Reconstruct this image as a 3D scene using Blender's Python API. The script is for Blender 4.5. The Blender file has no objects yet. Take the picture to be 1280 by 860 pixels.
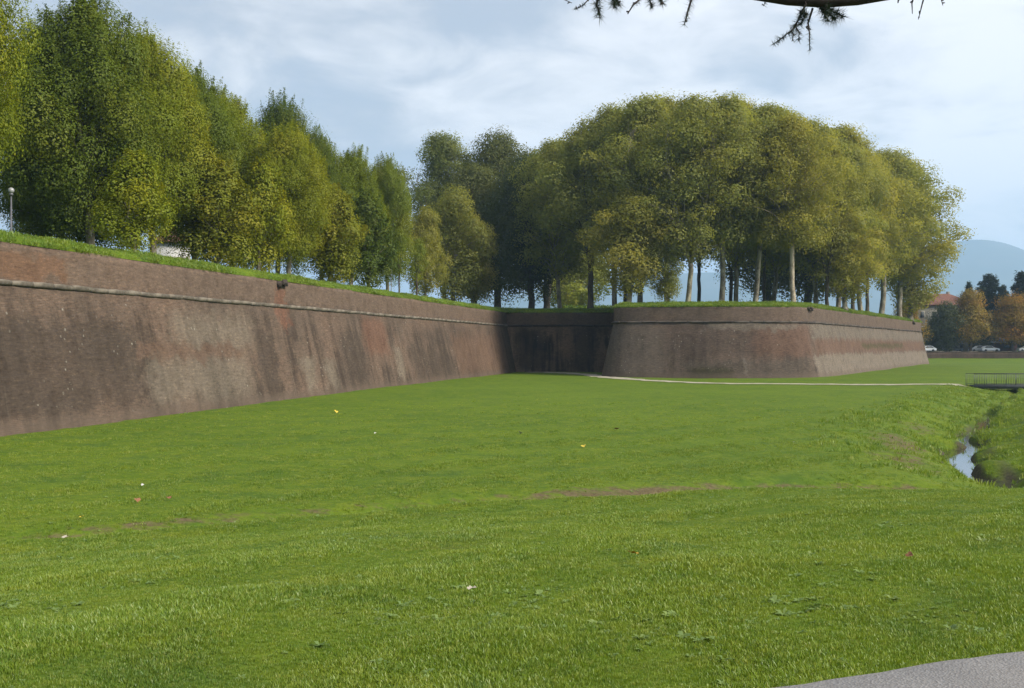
import bpy, bmesh, math, random
import numpy as np
from mathutils import Vector, Matrix

R = math.radians
sc = bpy.context.scene
col = sc.collection
F = 1350.0            # focal length of the photograph in its own pixels (1280 wide)
EYE = 3.7             # eye height over the meadow (z = 0)
HOR = 432.0

# ------------------------------------------------------------------ camera
cam_d = bpy.data.cameras.new("camera")
cam = bpy.data.objects.new("camera", cam_d)
col.objects.link(cam)
cam.location = (0, 0, EYE)
cam.rotation_euler = (R(90), 0, 0)
cam_d.sensor_width = 36
cam_d.lens = F / 1280 * 36
cam_d.shift_y = 2 / 1280
cam_d.clip_start = 0.05
cam_d.clip_end = 20000
sc.camera = cam

# ------------------------------------------------------------------ light
SUN_AZ = R(-28)          # from +X (right), a little towards the camera side
SUN_EL = R(38)
SUN_STRENGTH = 4.6
SKY_STRENGTH = 0.1
EXPOSURE = 0.70
sun_dir = Vector((math.cos(SUN_AZ) * math.cos(SUN_EL), math.sin(SUN_AZ) * math.cos(SUN_EL), math.sin(SUN_EL)))
sd = bpy.data.lights.new("sun", 'SUN')
sd.energy = SUN_STRENGTH
sd.angle = R(15)
sd.color = (1.0, 0.93, 0.82)
so = bpy.data.objects.new("sun", sd)
col.objects.link(so)
so.rotation_euler = sun_dir.to_track_quat('Z', 'Y').to_euler()

sc.view_settings.view_transform = 'Standard'
sc.view_settings.look = 'None'
sc.view_settings.exposure = EXPOSURE
sc.view_settings.gamma = 1
sc.view_settings.use_curve_mapping = False
sc.render.engine = 'CYCLES'
sc.cycles.use_denoising = True
sc.cycles.max_bounces = 6
sc.cycles.diffuse_bounces = 5
sc.cycles.transmission_bounces = 3
sc.cycles.volume_bounces = 1
sc.cycles.transparent_max_bounces = 4
sc.cycles.sample_clamp_indirect = 4


# ------------------------------------------------------------------ node helper
class NB:
    def __init__(self, tree):
        self.t = tree
        tree.nodes.clear()

    def new(self, typ, **kw):
        n = self.t.nodes.new(typ)
        for k, v in kw.items():
            setattr(n, k, v)
        return n

    def put(self, sock, v):
        if v is None:
            return
        if isinstance(v, bpy.types.NodeSocket):
            self.t.links.new(v, sock)
        else:
            if isinstance(v, (tuple, list)) and sock.type == 'RGBA' and len(v) == 3:
                v = (*v, 1)
            sock.default_value = v

    def m(self, op, a, b=None, c=None, clamp=False):
        n = self.new('ShaderNodeMath', operation=op, use_clamp=clamp)
        for i, v in enumerate((a, b, c)):
            if v is not None:
                self.put(n.inputs[i], v)
        return n.outputs[0]

    def mix(self, f, a, b, typ='MIX'):
        n = self.new('ShaderNodeMix', data_type='RGBA', blend_type=typ)
        n.clamp_factor = True
        self.put(n.inputs[0], f)
        self.put(n.inputs[6], a)
        self.put(n.inputs[7], b)
        return n.outputs[2]

    def ss(self, x, a, b, lo=0.0, hi=1.0):      # smooth step
        n = self.new('ShaderNodeMapRange', interpolation_type='SMOOTHSTEP')
        self.put(n.inputs[0], x)
        n.inputs[1].default_value = a
        n.inputs[2].default_value = b
        n.inputs[3].default_value = lo
        n.inputs[4].default_value = hi
        return n.outputs[0]

    def noise(self, vec, scale, detail=4, rough=0.55, dist=0.0, dim='3D'):
        n = self.new('ShaderNodeTexNoise', noise_dimensions=dim)
        self.put(n.inputs['Vector'], vec)
        n.inputs['Scale'].default_value = scale
        n.inputs['Detail'].default_value = detail
        n.inputs['Roughness'].default_value = rough
        n.inputs['Distortion'].default_value = dist
        return n.outputs[0]

    def xyz(self, x, y, z=0.0):
        n = self.new('ShaderNodeCombineXYZ')
        for i, v in enumerate((x, y, z)):
            self.put(n.inputs[i], v)
        return n.outputs[0]

    def sep(self, v):
        n = self.new('ShaderNodeSeparateXYZ')
        self.put(n.inputs[0], v)
        return n.outputs

    def attr(self, name):
        return self.new('ShaderNodeAttribute', attribute_name=name).outputs


# ------------------------------------------------------------------ world: thin cloud over a physical sky
world = bpy.data.worlds.new("World")
sc.world = world
world.use_nodes = True
b = NB(world.node_tree)
sky = b.new('ShaderNodeTexSky', sky_type='NISHITA', sun_disc=False)
sky.sun_elevation = SUN_EL
sky.sun_rotation = R(90) - SUN_AZ
sky.altitude = 20
sky.air_density = 1.0
sky.dust_density = 1.0
d = b.new('ShaderNodeTexCoord').outputs['Generated']
dx, dy, dz = b.sep(d)
inv = b.m('DIVIDE', 1.0, b.m('ADD', b.m('MAXIMUM', dz, 0.0), 0.22))
pv = b.xyz(b.m('MULTIPLY', dx, inv), b.m('MULTIPLY', dy, inv), 0.0)
n1 = b.noise(pv, 1.25, 5, 0.5, 0.4)
n2 = b.noise(pv, 3.1, 7, 0.58, 0.5)
n3 = b.noise(pv, 0.55, 2, 0.5)
sunside = dx      # the cloud thins towards the sun's side
bright = b.m('ADD', b.m('MULTIPLY', sunside, 0.85),
             b.m('ADD', b.m('MULTIPLY', b.m('SUBTRACT', n1, 0.5), 1.5), b.m('MULTIPLY', b.m('SUBTRACT', n2, 0.5), 2.0)))
bright = b.ss(bright, -0.42, 0.48)
cloud = b.mix(bright, (3.65, 3.84, 4.24), (7.2, 7.08, 7.15))
cover = b.m('ADD', n2, b.m('MULTIPLY', b.m('SUBTRACT', n3, 0.5), 0.8))
cover = b.ss(cover, 0.30, 0.52, 0.84, 1.0)
skyc = b.mix(1.0, sky.outputs[0], (0.78, 0.88, 0.95), 'MULTIPLY')
final = b.mix(cover, skyc, cloud)
bg = b.new('ShaderNodeBackground')
b.put(bg.inputs[0], final)
bg.inputs[1].default_value = SKY_STRENGTH
wo = b.new('ShaderNodeOutputWorld')
b.t.links.new(bg.outputs[0], wo.inputs[0])


# ------------------------------------------------------------------ object helpers
def tag(o, label=None, cat=None, group=None, kind=None):
    if label: o['label'] = label
    if cat: o['category'] = cat
    if group: o['group'] = group
    if kind: o['kind'] = kind
    return o


def link(name, mesh, parent=None):
    o = bpy.data.objects.new(name, mesh)
    col.objects.link(o)
    if parent is not None:
        o.parent = parent
    return o


def empty(name, loc=(0, 0, 0), rz=0.0):
    o = bpy.data.objects.new(name, None)
    col.objects.link(o)
    o.location = loc
    o.rotation_euler = (0, 0, rz)
    o.empty_display_size = 0.2
    return o


def mesh_np(name, verts, faces, mat=None, smooth=False, fattr=None, vattr=None, uv=None):
    """faces: int array (n,4) or (n,3), or a list of such arrays"""
    me = bpy.data.meshes.new(name)
    verts = np.asarray(verts, dtype=np.float32)
    fl = faces if isinstance(faces, list) else [faces]
    fl = [np.asarray(f, dtype=np.int32) for f in fl if len(f)]
    loops = np.concatenate([f.ravel() for f in fl])
    tot = np.concatenate([np.full(len(f), f.shape[1], dtype=np.int32) for f in fl])
    start = np.concatenate([[0], np.cumsum(tot)[:-1]]).astype(np.int32)
    me.vertices.add(len(verts))
    me.vertices.foreach_set("co", verts.ravel())
    me.loops.add(len(loops))
    me.loops.foreach_set("vertex_index", loops)
    me.polygons.add(len(tot))
    me.polygons.foreach_set("loop_start", start)
    me.polygons.foreach_set("loop_total", tot)
    if smooth:
        me.polygons.foreach_set("use_smooth", np.ones(len(tot), dtype=bool))
    me.update(calc_edges=True)
    for k, v in (fattr or {}).items():
        a = me.attributes.new(k, 'FLOAT', 'FACE')
        a.data.foreach_set("value", np.asarray(v, dtype=np.float32))
    for k, v in (vattr or {}).items():
        a = me.attributes.new(k, 'FLOAT', 'POINT')
        a.data.foreach_set("value", np.asarray(v, dtype=np.float32))
    if uv is not None:
        u = me.uv_layers.new(name="UVMap")
        u.data.foreach_set("uv", np.asarray(uv, dtype=np.float32)[loops].ravel())
    if mat: me.materials.append(mat)
    return me


class MB:
    """collects boxes, tubes and prisms into one mesh"""
    def __init__(self):
        self.v = []; self.q = []; self.t = []; self.n = 0

    def add(self, v, q=None, t=None):
        v = np.asarray(v, dtype=float)
        self.v.append(v)
        if q is not None and len(q): self.q.append(np.asarray(q, dtype=int) + self.n)
        if t is not None and len(t): self.t.append(np.asarray(t, dtype=int) + self.n)
        self.n += len(v)
        return self

    def box(self, c, s, rz=0.0, taper=1.0):
        x, y, z = np.array(s) / 2
        v = np.array([[-x, -y, -z], [x, -y, -z], [x, y, -z], [-x, y, -z],
                      [-x * taper, -y * taper, z], [x * taper, -y * taper, z], [x * taper, y * taper, z], [-x * taper, y * taper, z]])
        if rz:
            ca, sa = math.cos(rz), math.sin(rz)
            v = np.stack([v[:, 0] * ca - v[:, 1] * sa, v[:, 0] * sa + v[:, 1] * ca, v[:, 2]], 1)
        v = v + np.array(c)
        return self.add(v, [[0, 3, 2, 1], [4, 5, 6, 7], [0, 1, 5, 4], [1, 2, 6, 5], [2, 3, 7, 6], [3, 0, 4, 7]])

    def tube(self, pts, rad, n=7, cap=True):
        v, q, t = tube(pts, rad, n, cap)
        return self.add(v, q, t)

    def mesh(self, name, mat=None, smooth=False):
        fl = []
        if self.q: fl.append(np.concatenate(self.q))
        if self.t: fl.append(np.concatenate(self.t))
        return mesh_np(name, np.concatenate(self.v), fl, mat, smooth)

    def build(self, name, mat=None, parent=None, smooth=False):
        return link(name, self.mesh(name, mat, smooth), parent)


def tube(pts, rad, n=7, cap=True):
    P = np.asarray(pts, dtype=float)
    k = len(P)
    rad = np.broadcast_to(np.asarray(rad, dtype=float), (k,))
    T = np.gradient(P, axis=0)
    T /= np.linalg.norm(T, axis=1, keepdims=True) + 1e-9
    ref = np.array([0.0, 0, 1]) if abs(T[:, 2]).mean() < 0.8 else np.array([1.0, 0, 0])
    A = np.cross(T, ref); A /= np.linalg.norm(A, axis=1, keepdims=True) + 1e-9
    B = np.cross(T, A)
    an = np.arange(n) / n * 2 * math.pi
    V = P[:, None, :] + rad[:, None, None] * (np.cos(an)[None, :, None] * A[:, None, :] + np.sin(an)[None, :, None] * B[:, None, :])
    V = V.reshape(-1, 3)
    q = []
    for i in range(k - 1):
        for j in range(n):
            a = i * n + j; c = i * n + (j + 1) % n
            q.append([a, c, c + n, a + n])
    t = []
    if cap:
        V = np.concatenate([V, P[:1], P[-1:]])
        for j in range(n):
            t.append([(j + 1) % n, j, k * n])
            t.append([(k - 1) * n + j, (k - 1) * n + (j + 1) % n, k * n + 1])
    return V, q, t


def lathe(profile, n=12):
    """profile list of (r, z)"""
    pr = np.array(profile)
    an = np.arange(n) / n * 2 * math.pi
    V = np.stack([pr[:, None, 0] * np.cos(an), pr[:, None, 0] * np.sin(an), np.repeat(pr[:, 1:2], n, 1)], 2).reshape(-1, 3)
    q = []
    for i in range(len(pr) - 1):
        for j in range(n):
            a = i * n + j; c = i * n + (j + 1) % n
            q.append([a, c, c + n, a + n])
    return V, q


def px2x(px, Y): return (px - 640) / F * Y
def py2z(py, Y): return EYE - (py - HOR) / F * Y


def sstep(a, b_, x):
    t = np.clip((x - a) / (b_ - a), 0, 1)
    return t * t * (3 - 2 * t)


def wob(x, y, seed=0, scale=1.0):
    """smooth cheap pseudo noise in about -1..1"""
    rr = np.random.RandomState(seed)
    out = 0
    for k in range(6):
        a = rr.uniform(0, 2 * math.pi); f = scale * rr.uniform(0.6, 1.8)
        out = out + np.sin(f * (x * math.cos(a) + y * math.sin(a)) + rr.uniform(0, 6.28))
    return out / 3.2


# ------------------------------------------------------------------ materials
def new_mat(name):
    m = bpy.data.materials.new(name)
    m.use_nodes = True
    return m, NB(m.node_tree)


def finish(b, bsdf):
    o = b.new('ShaderNodeOutputMaterial')
    b.t.links.new(bsdf, o.inputs[0])


def principled(b, colour, rough=0.8, spec=0.3, normal=None, metal=0.0):
    p = b.new('ShaderNodeBsdfPrincipled')
    b.put(p.inputs['Base Color'], colour)
    b.put(p.inputs['Roughness'], rough)
    p.inputs['Specular IOR Level'].default_value = spec
    p.inputs['Metallic'].default_value = metal
    if normal is not None: b.put(p.inputs['Normal'], normal)
    return p.outputs[0]


def bump(b, h, strength=0.5, dist=0.02):
    n = b.new('ShaderNodeBump')
    n.inputs['Strength'].default_value = strength
    n.inputs['Distance'].default_value = dist
    b.put(n.inputs['Height'], h)
    return n.outputs[0]


def simple_mat(name, colour, rough=0.6, spec=0.3, metal=0.0, var=0.15, scale=3.0):
    m, b = new_mat(name)
    p = b.new('ShaderNodeTexCoord').outputs['Object']
    n = b.noise(p, scale, 5)
    lo = tuple(c * (1 - var) for c in colour); hi = tuple(min(1, c * (1 + var)) for c in colour)
    finish(b, principled(b, b.mix(b.ss(n, 0.3, 0.7), lo, hi), rough, spec, None, metal))
    return m


def grass_colour(b, dirt=None):
    """colour of the turf by world position, shared by the ground and the blades"""
    pos = b.new('ShaderNodeNewGeometry').outputs['Position']
    big = b.noise(pos, 0.10, 3, 0.5)
    mid = b.noise(pos, 0.8, 4, 0.6)
    c = b.mix(b.ss(big, 0.35, 0.65), (0.100, 0.158, 0.010), (0.138, 0.195, 0.012))
    c = b.mix(b.ss(mid, 0.42, 0.72), c, (0.170, 0.205, 0.016))
    cool = b.noise(pos, 0.42, 5, 0.65)
    c = b.mix(b.ss(cool, 0.50, 0.68, 0.0, 0.75), c, (0.070, 0.128, 0.020))
    mott = b.noise(pos, 3.2, 5, 0.7)
    c = b.mix(b.ss(mott, 0.52, 0.66, 0.0, 0.65), c, (0.175, 0.220, 0.020))
    c = b.mix(b.ss(mott, 0.48, 0.34, 0.0, 0.65), c, (0.062, 0.115, 0.012))
    dry = b.noise(b.mix(1.0, pos, (0.55, 1.6, 1.0), 'MULTIPLY'), 0.45, 5, 0.6)
    c = b.mix(b.ss(dry, 0.60, 0.78, 0, 0.55), c, (0.150, 0.150, 0.035))
    return c, pos


def make_ground_mat():
    m, b = new_mat("turf_ground")
    c, pos = grass_colour(b)
    fine = b.noise(pos, 9.0, 6, 0.7)
    fine2 = b.noise(pos, 2.6, 5, 0.65)
    c = b.mix(b.ss(fine, 0.30, 0.62, 0.55, 0.0), c, (0.060, 0.100, 0.012))
    c = b.mix(b.ss(fine2, 0.45, 0.72, 0.0, 0.4), c, (0.175, 0.225, 0.02))
    c = b.mix(1.0, c, (0.66, 0.72, 0.62), 'MULTIPLY')
    dirt = b.attr('dirt')[2]
    dn = b.noise(b.mix(1.0, pos, (1.0, 1.8, 1.0), 'MULTIPLY'), 1.6, 6, 0.7)
    mask = b.ss(b.m('ADD', dirt, b.m('MULTIPLY', b.m('SUBTRACT', dn, 0.5), 1.5)), 0.45, 0.80)
    soil = b.mix(b.ss(fine, 0.3, 0.7), (0.068, 0.050, 0.024), (0.130, 0.104, 0.054))
    c = b.mix(mask, c, soil)
    wet = b.attr('wet')[2]
    c = b.mix(wet, c, b.mix(b.ss(fine, 0.3, 0.7), (0.028, 0.026, 0.014), (0.07, 0.062, 0.035)))
    h = b.m('ADD', fine, b.m('MULTIPLY', fine2, 0.8))
    finish(b, principled(b, c, 0.9, 0.12, bump(b, h, 0.55, 0.06)))
    return m


def make_blade_mat(name, lift=1.0, blue=0.0):
    m, b = new_mat(name)
    c, pos = grass_colour(b)
    rnd = b.new('ShaderNodeObjectInfo').outputs['Random']
    c = b.mix(b.ss(rnd, 0.0, 0.12, 0.7, 0.0), c, (0.24, 0.25, 0.06))
    c = b.mix(b.ss(rnd, 0.2, 1.0, 0.0, 0.65), c, (0.060, 0.125, 0.014))
    f = b.attr('rnd')[2]
    c = b.mix(b.ss(f, 0.55, 1.0, 0.0, 0.55), c, (0.190, 0.225, 0.035))
    if blue:
        c = b.mix(blue, c, (0.150, 0.215, 0.090))
    c = b.mix(1.0, c, (lift, lift, lift), 'MULTIPLY')
    di = b.new('ShaderNodeBsdfDiffuse'); b.put(di.inputs[0], c)
    tr = b.new('ShaderNodeBsdfTranslucent'); b.put(tr.inputs[0], b.mix(1.0, c, (1.15, 1.1, 0.6), 'MULTIPLY'))
    gl = b.new('ShaderNodeBsdfGlossy'); gl.inputs['Roughness'].default_value = 0.45
    gl.inputs[0].default_value = (0.5, 0.55, 0.5, 1)
    ms = b.new('ShaderNodeMixShader'); ms.inputs[0].default_value = 0.35
    b.t.links.new(di.outputs[0], ms.inputs[1]); b.t.links.new(tr.outputs[0], ms.inputs[2])
    m2 = b.new('ShaderNodeMixShader'); m2.inputs[0].default_value = 0.05
    b.t.links.new(ms.outputs[0], m2.inputs[1]); b.t.links.new(gl.outputs[0], m2.inputs[2])
    finish(b, m2.outputs[0])
    return m


def make_leaf_mat(name, c1, c2, c3, transl=0.35):
    """per-leaf colour from face attributes, tinted per tree through the object colour"""
    m, b = new_mat(name)
    r1 = b.attr('rnd')[2]
    r2 = b.attr('lobe')[2]
    c = b.mix(r1, c1, c2)
    c = b.mix(b.ss(r2, 0.55, 1.0, 0.0, 0.6), c, c3)
    c = b.mix(b.ss(r1, 0.93, 0.97, 0.0, 0.3), c, (c3[0] * 1.3, c3[1] * 1.05, c3[2]))
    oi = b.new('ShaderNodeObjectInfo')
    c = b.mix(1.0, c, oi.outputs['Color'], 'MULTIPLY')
    di = b.new('ShaderNodeBsdfDiffuse'); b.put(di.inputs[0], c)
    tr = b.new('ShaderNodeBsdfTranslucent'); b.put(tr.inputs[0], b.mix(1.0, c, (1.2, 1.15, 0.6), 'MULTIPLY'))
    gl = b.new('ShaderNodeBsdfGlossy'); gl.inputs['Roughness'].default_value = 0.5
    gl.inputs[0].default_value = (0.6, 0.6, 0.6, 1)
    ms = b.new('ShaderNodeMixShader'); ms.inputs[0].default_value = transl
    b.t.links.new(di.outputs[0], ms.inputs[1]); b.t.links.new(tr.outputs[0], ms.inputs[2])
    m2 = b.new('ShaderNodeMixShader'); m2.inputs[0].default_value = 0.012
    b.t.links.new(ms.outputs[0], m2.inputs[1]); b.t.links.new(gl.outputs[0], m2.inputs[2])
    finish(b, m2.outputs[0])
    return m


def make_bark_mat(name, pale, dark, patch):
    m, b = new_mat(name)
    p = b.new('ShaderNodeTexCoord').outputs['Object']
    x, y, z = b.sep(p)
    n = b.noise(b.xyz(x, y, b.m('MULTIPLY', z, 0.35)), 2.2, 5, 0.6)
    n2 = b.noise(b.xyz(x, y, b.m('MULTIPLY', z, 0.5)), 9, 4, 0.6)
    c = b.mix(b.ss(n, 0.40, 0.60), dark, pale)
    c = b.mix(b.ss(n2, 0.55, 0.62, 0, 0.6), c, patch)
    oi = b.new('ShaderNodeObjectInfo')
    c = b.mix(1.0, c, oi.outputs['Color'], 'MULTIPLY')
    finish(b, principled(b, c, 0.9, 0.1, bump(b, n2, 0.4, 0.03)))
    return m


def make_wall_mat(name, red, grey, pale, soot_amt, patches, soot=(0.036, 0.027, 0.022), base_strip=True, extra=None):
    """u along the wall in metres, v up the wall in metres (UV map)"""
    m, b = new_mat(name)
    uvn = b.new('ShaderNodeUVMap'); uvn.uv_map = "UVMap"
    uv = uvn.outputs[0]
    u, v, _ = b.sep(uv)
    br = b.new('ShaderNodeTexBrick')
    b.put(br.inputs['Vector'], uv)
    br.inputs['Scale'].default_value = 1.0
    br.inputs['Brick Width'].default_value = 0.30
    br.inputs['Row Height'].default_value = 0.078
    br.inputs['Mortar Size'].default_value = 0.009
    br.inputs['Mortar Smooth'].default_value = 0.3
    br.inputs['Bias'].default_value = 0.0
    br.inputs['Color1'].default_value = (*[c * 0.72 for c in red], 1)
    br.inputs['Color2'].default_value = (*[c * 1.22 for c in red], 1)
    br.inputs['Mortar'].default_value = (*pale, 1)
    c = br.outputs['Color']
    big = b.noise(b.xyz(b.m('MULTIPLY', u, 0.16), b.m('MULTIPLY', v, 0.22)), 1.0, 5, 0.6)
    streak = b.noise(b.xyz(b.m('MULTIPLY', u, 0.9), b.m('MULTIPLY', v, 0.10), 3.3), 1.0, 5, 0.62)
    streak2 = b.noise(b.xyz(b.m('MULTIPLY', u, 2.6), b.m('MULTIPLY', v, 0.16), 7.1), 1.0, 4, 0.6)
    mid = b.noise(uv, 0.9, 6, 0.68)
    fine = b.noise(uv, 6.5, 5, 0.7)
    below = b.ss(v, 6.5, 6.9, 1.0, 0.0)           # below the string course
    # grey-brown weathering over the brick
    c = b.mix(b.ss(big, 0.35, 0.62, 0.30, 0.80), c, b.mix(fine, tuple(x * 0.75 for x in grey), tuple(x * 1.2 for x in grey)))
    # dark rain staining
    st = b.m('ADD', b.m('MULTIPLY', streak, 0.6), b.m('MULTIPLY', big, 0.45))
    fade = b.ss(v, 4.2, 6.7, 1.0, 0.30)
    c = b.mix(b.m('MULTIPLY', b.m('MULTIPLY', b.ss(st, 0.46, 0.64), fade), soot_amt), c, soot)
    # pale runs
    c = b.mix(b.m('MULTIPLY', b.ss(streak2, 0.60, 0.74, 0.0, 0.38), below), c, pale)
    # patches: (u0, u1, v0, v1, softness, strength, colour)
    du = b.m('MULTIPLY', b.m('SUBTRACT', mid, 0.5), 4.5)
    dv = b.m('MULTIPLY', b.m('SUBTRACT', b.noise(uv, 0.7, 5, 0.65), 0.5), 2.6)
    un = b.m('ADD', u, du); vn = b.m('ADD', v, dv)
    for (u0, u1, v0, v1, s, amt, pc) in patches:
        k = b.m('MULTIPLY', b.m('MULTIPLY', b.ss(un, u0 - s, u0 + s), b.ss(un, u1 - s, u1 + s, 1.0, 0.0)),
                b.m('MULTIPLY', b.ss(vn, v0 - s * .5, v0 + s * .5), b.ss(vn, v1 - s * .5, v1 + s * .5, 1.0, 0.0)))
        tone = b.mix(mid, tuple(x * 0.82 for x in pc), tuple(x * 1.18 for x in pc))
        c = b.mix(b.m('MULTIPLY', k, amt), c, tone)
    # crisp grain: courses picked out by weather, single bricks lighter or darker
    cr = b.noise(b.xyz(b.m('MULTIPLY', u, 2.2), b.m('MULTIPLY', v, 7.5)), 1.0, 6, 0.75)
    c = b.mix(b.ss(cr, 0.50, 0.68, 0.0, 0.65), c, b.mix(1.0, c, (1.75, 1.66, 1.55), 'MULTIPLY'))
    c = b.mix(b.ss(cr, 0.48, 0.32, 0.0, 0.70), c, b.mix(1.0, c, (0.42, 0.40, 0.40), 'MULTIPLY'))
    # mottling, brick by brick
    c = b.mix(b.ss(fine, 0.30, 0.75, 0.0, 0.5), c, b.mix(1.0, c, (1.5, 1.45, 1.4), 'MULTIPLY'))
    c = b.mix(b.ss(mid, 0.55, 0.30, 0.0, 0.5), c, b.mix(1.0, c, (0.55, 0.52, 0.5), 'MULTIPLY'))
    # lichen spots
    vor = b.new('ShaderNodeTexVoronoi'); b.put(vor.inputs['Vector'], uv); vor.inputs['Scale'].default_value = 2.4
    spot = b.m('MULTIPLY', b.ss(vor.outputs['Distance'], 0.10, 0.22, 1.0, 0.0), b.ss(b.noise(uv, 0.33, 4, 0.6), 0.52, 0.62))
    c = b.mix(b.m('MULTIPLY', b.m('MULTIPLY', spot, b.ss(fine, 0.42, 0.55)), b.m('MULTIPLY', below, 0.75)), c, (0.30, 0.28, 0.24))
    if base_strip:
        k = b.ss(b.m('ADD', v, b.m('MULTIPLY', b.m('SUBTRACT', mid, 0.5), 0.8)), 0.15, 0.70, 0.5, 0.0)
        c = b.mix(k, c, (0.115, 0.088, 0.07))
    c = b.mix(1.0, c, (0.90, 0.89, 0.855), 'MULTIPLY')
    h = b.m('ADD', b.m('MULTIPLY', br.outputs['Fac'], -0.5), fine)
    finish(b, principled(b, c, 0.92, 0.1, bump(b, h, 0.5, 0.03)))
    return m


M = {}
M['ground'] = make_ground_mat()
M['blade'] = make_blade_mat("grass_blade", 1.36)
M['weed'] = make_blade_mat("weed_leaf", 1.25, 0.55)
M['leaf_tall'] = make_leaf_mat("leaf_tall", (0.122, 0.155, 0.018), (0.155, 0.184, 0.024), (0.235, 0.230, 0.026), 0.40)
M['leaf_plane'] = make_leaf_mat("leaf_plane", (0.182, 0.200, 0.055), (0.225, 0.232, 0.068), (0.272, 0.255, 0.070), 0.55)
M['leaf_dark'] = make_leaf_mat("leaf_dark", (0.075, 0.088, 0.028), (0.105, 0.115, 0.042), (0.125, 0.125, 0.042), 0.38)
M['leaf_autumn'] = make_leaf_mat("leaf_autumn", (0.170, 0.120, 0.028), (0.260, 0.165, 0.030), (0.330, 0.150, 0.028), 0.35)
M['needle'] = make_leaf_mat("needle", (0.020, 0.034, 0.024), (0.036, 0.054, 0.036), (0.045, 0.060, 0.035), 0.15)
M['bark'] = make_bark_mat("bark_plane", (0.26, 0.235, 0.18), (0.125, 0.105, 0.08), (0.34, 0.31, 0.24))
M['bark_dark'] = make_bark_mat("bark_dark", (0.10, 0.082, 0.062), (0.05, 0.04, 0.03), (0.13, 0.11, 0.085))
M['stone'] = simple_mat("cordon_stone", (0.125, 0.108, 0.085), 0.9, 0.1, var=0.45, scale=2.2)
M['stone_mid'] = simple_mat('cordon_stone_dark', (0.07, 0.058, 0.048), 0.9, 0.1, var=0.5, scale=1.2)
M['stone_black'] = simple_mat('cordon_stone_black', (0.034, 0.028, 0.024), 0.95, 0.1, var=0.7, scale=0.8)
M['stone_dark'] = simple_mat("dark_stone", (0.045, 0.036, 0.030), 0.95, 0.1, var=0.5, scale=4)
M['path'] = simple_mat("gravel_path", (0.30, 0.275, 0.21), 0.95, 0.1, var=0.25, scale=1.5)
M['metal'] = simple_mat("dark_steel", (0.085, 0.095, 0.090), 0.5, 0.4, 0.3)
M['lamp_metal'] = simple_mat("lamp_metal", (0.12, 0.12, 0.13), 0.5, 0.4, 0.3)
M['globe'] = simple_mat("lamp_globe", (0.26, 0.26, 0.26), 0.25, 0.5, var=0.05)
M['tyre'] = simple_mat("tyre", (0.02, 0.02, 0.02), 0.8)
M['glass'] = simple_mat("dark_glass", (0.025, 0.03, 0.035), 0.08, 0.6)
M['plaster'] = simple_mat("pale_plaster", (0.24, 0.22, 0.18), 0.9, 0.1, var=0.12, scale=0.6)  # toned down: the shade over the far houses is put into this colour
M['white'] = simple_mat("white_plaster", (0.38, 0.375, 0.36), 0.85, 0.15, var=0.06, scale=0.6)
M['roof'] = simple_mat("roof_tiles", (0.15, 0.075, 0.056), 0.9, 0.1, var=0.35, scale=2.5)
M['shutter'] = simple_mat("shutter", (0.045, 0.05, 0.05), 0.7)
M['asphalt'] = simple_mat("asphalt", (0.06, 0.06, 0.06), 0.9, 0.2, var=0.2, scale=0.6)
M['retain'] = simple_mat("dark_brick", (0.070, 0.048, 0.038), 0.92, 0.1, var=0.4, scale=1.2)
M['blue'] = simple_mat("blue_panel", (0.08, 0.16, 0.40), 0.6)
M['maroon'] = simple_mat("maroon_panel", (0.07, 0.028, 0.024), 0.7)

# ------------------------------------------------------------------ terrain
CREST = np.array([(-60, 0), (-30, 9), (-9.2, 19.4), (-4.5, 22.2), (-.7, 24.4), (3, 25.7), (7.4, 27.8), (10.8, 28.6), (13, 28.8), (20, 28.2), (40, 27.5), (400, 25)], dtype=float)
CREEK = np.array([(60, 33), (40, 32.2), (27, 32.0), (24.5, 30.6), (19.4, 31.6), (17.2, 33.6), (16.9, 36.4), (17.5, 39.8), (18.2, 43.4), (20.1, 48), (22.6, 53.6), (25.5, 60), (28.9, 66.6),
                  (35.2, 79.7), (42, 92), (48, 103), (54, 111), (66, 122), (90, 140), (150, 175), (400, 300)], dtype=float)
PATH_E = (1.32, 5.20, 0.9353, 0.3539)     # a point on the pavement's edge and its direction


def creek_dist(x, y):
    """signed distance to the creek (positive on the far, right-hand side) and arc position (as y of the nearest point)"""
    best = np.full(x.shape, 1e9); sgn = np.zeros(x.shape); ny = np.zeros(x.shape)
    for (ax, ay), (bx, by) in zip(CREEK[:-1], CREEK[1:]):
        ex, ey = bx - ax, by - ay
        L2 = ex * ex + ey * ey
        t = np.clip(((x - ax) * ex + (y - ay) * ey) / L2, 0, 1)
        qx, qy = ax + t * ex, ay + t * ey
        dd = np.hypot(x - qx, y - qy)
        s = np.sign(ex * (y - ay) - ey * (x - ax))
        k = dd < best
        best = np.where(k, dd, best); sgn = np.where(k, -s, sgn); ny = np.where(k, qy, ny)
    return best * np.where(sgn == 0, 1, sgn), ny


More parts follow.
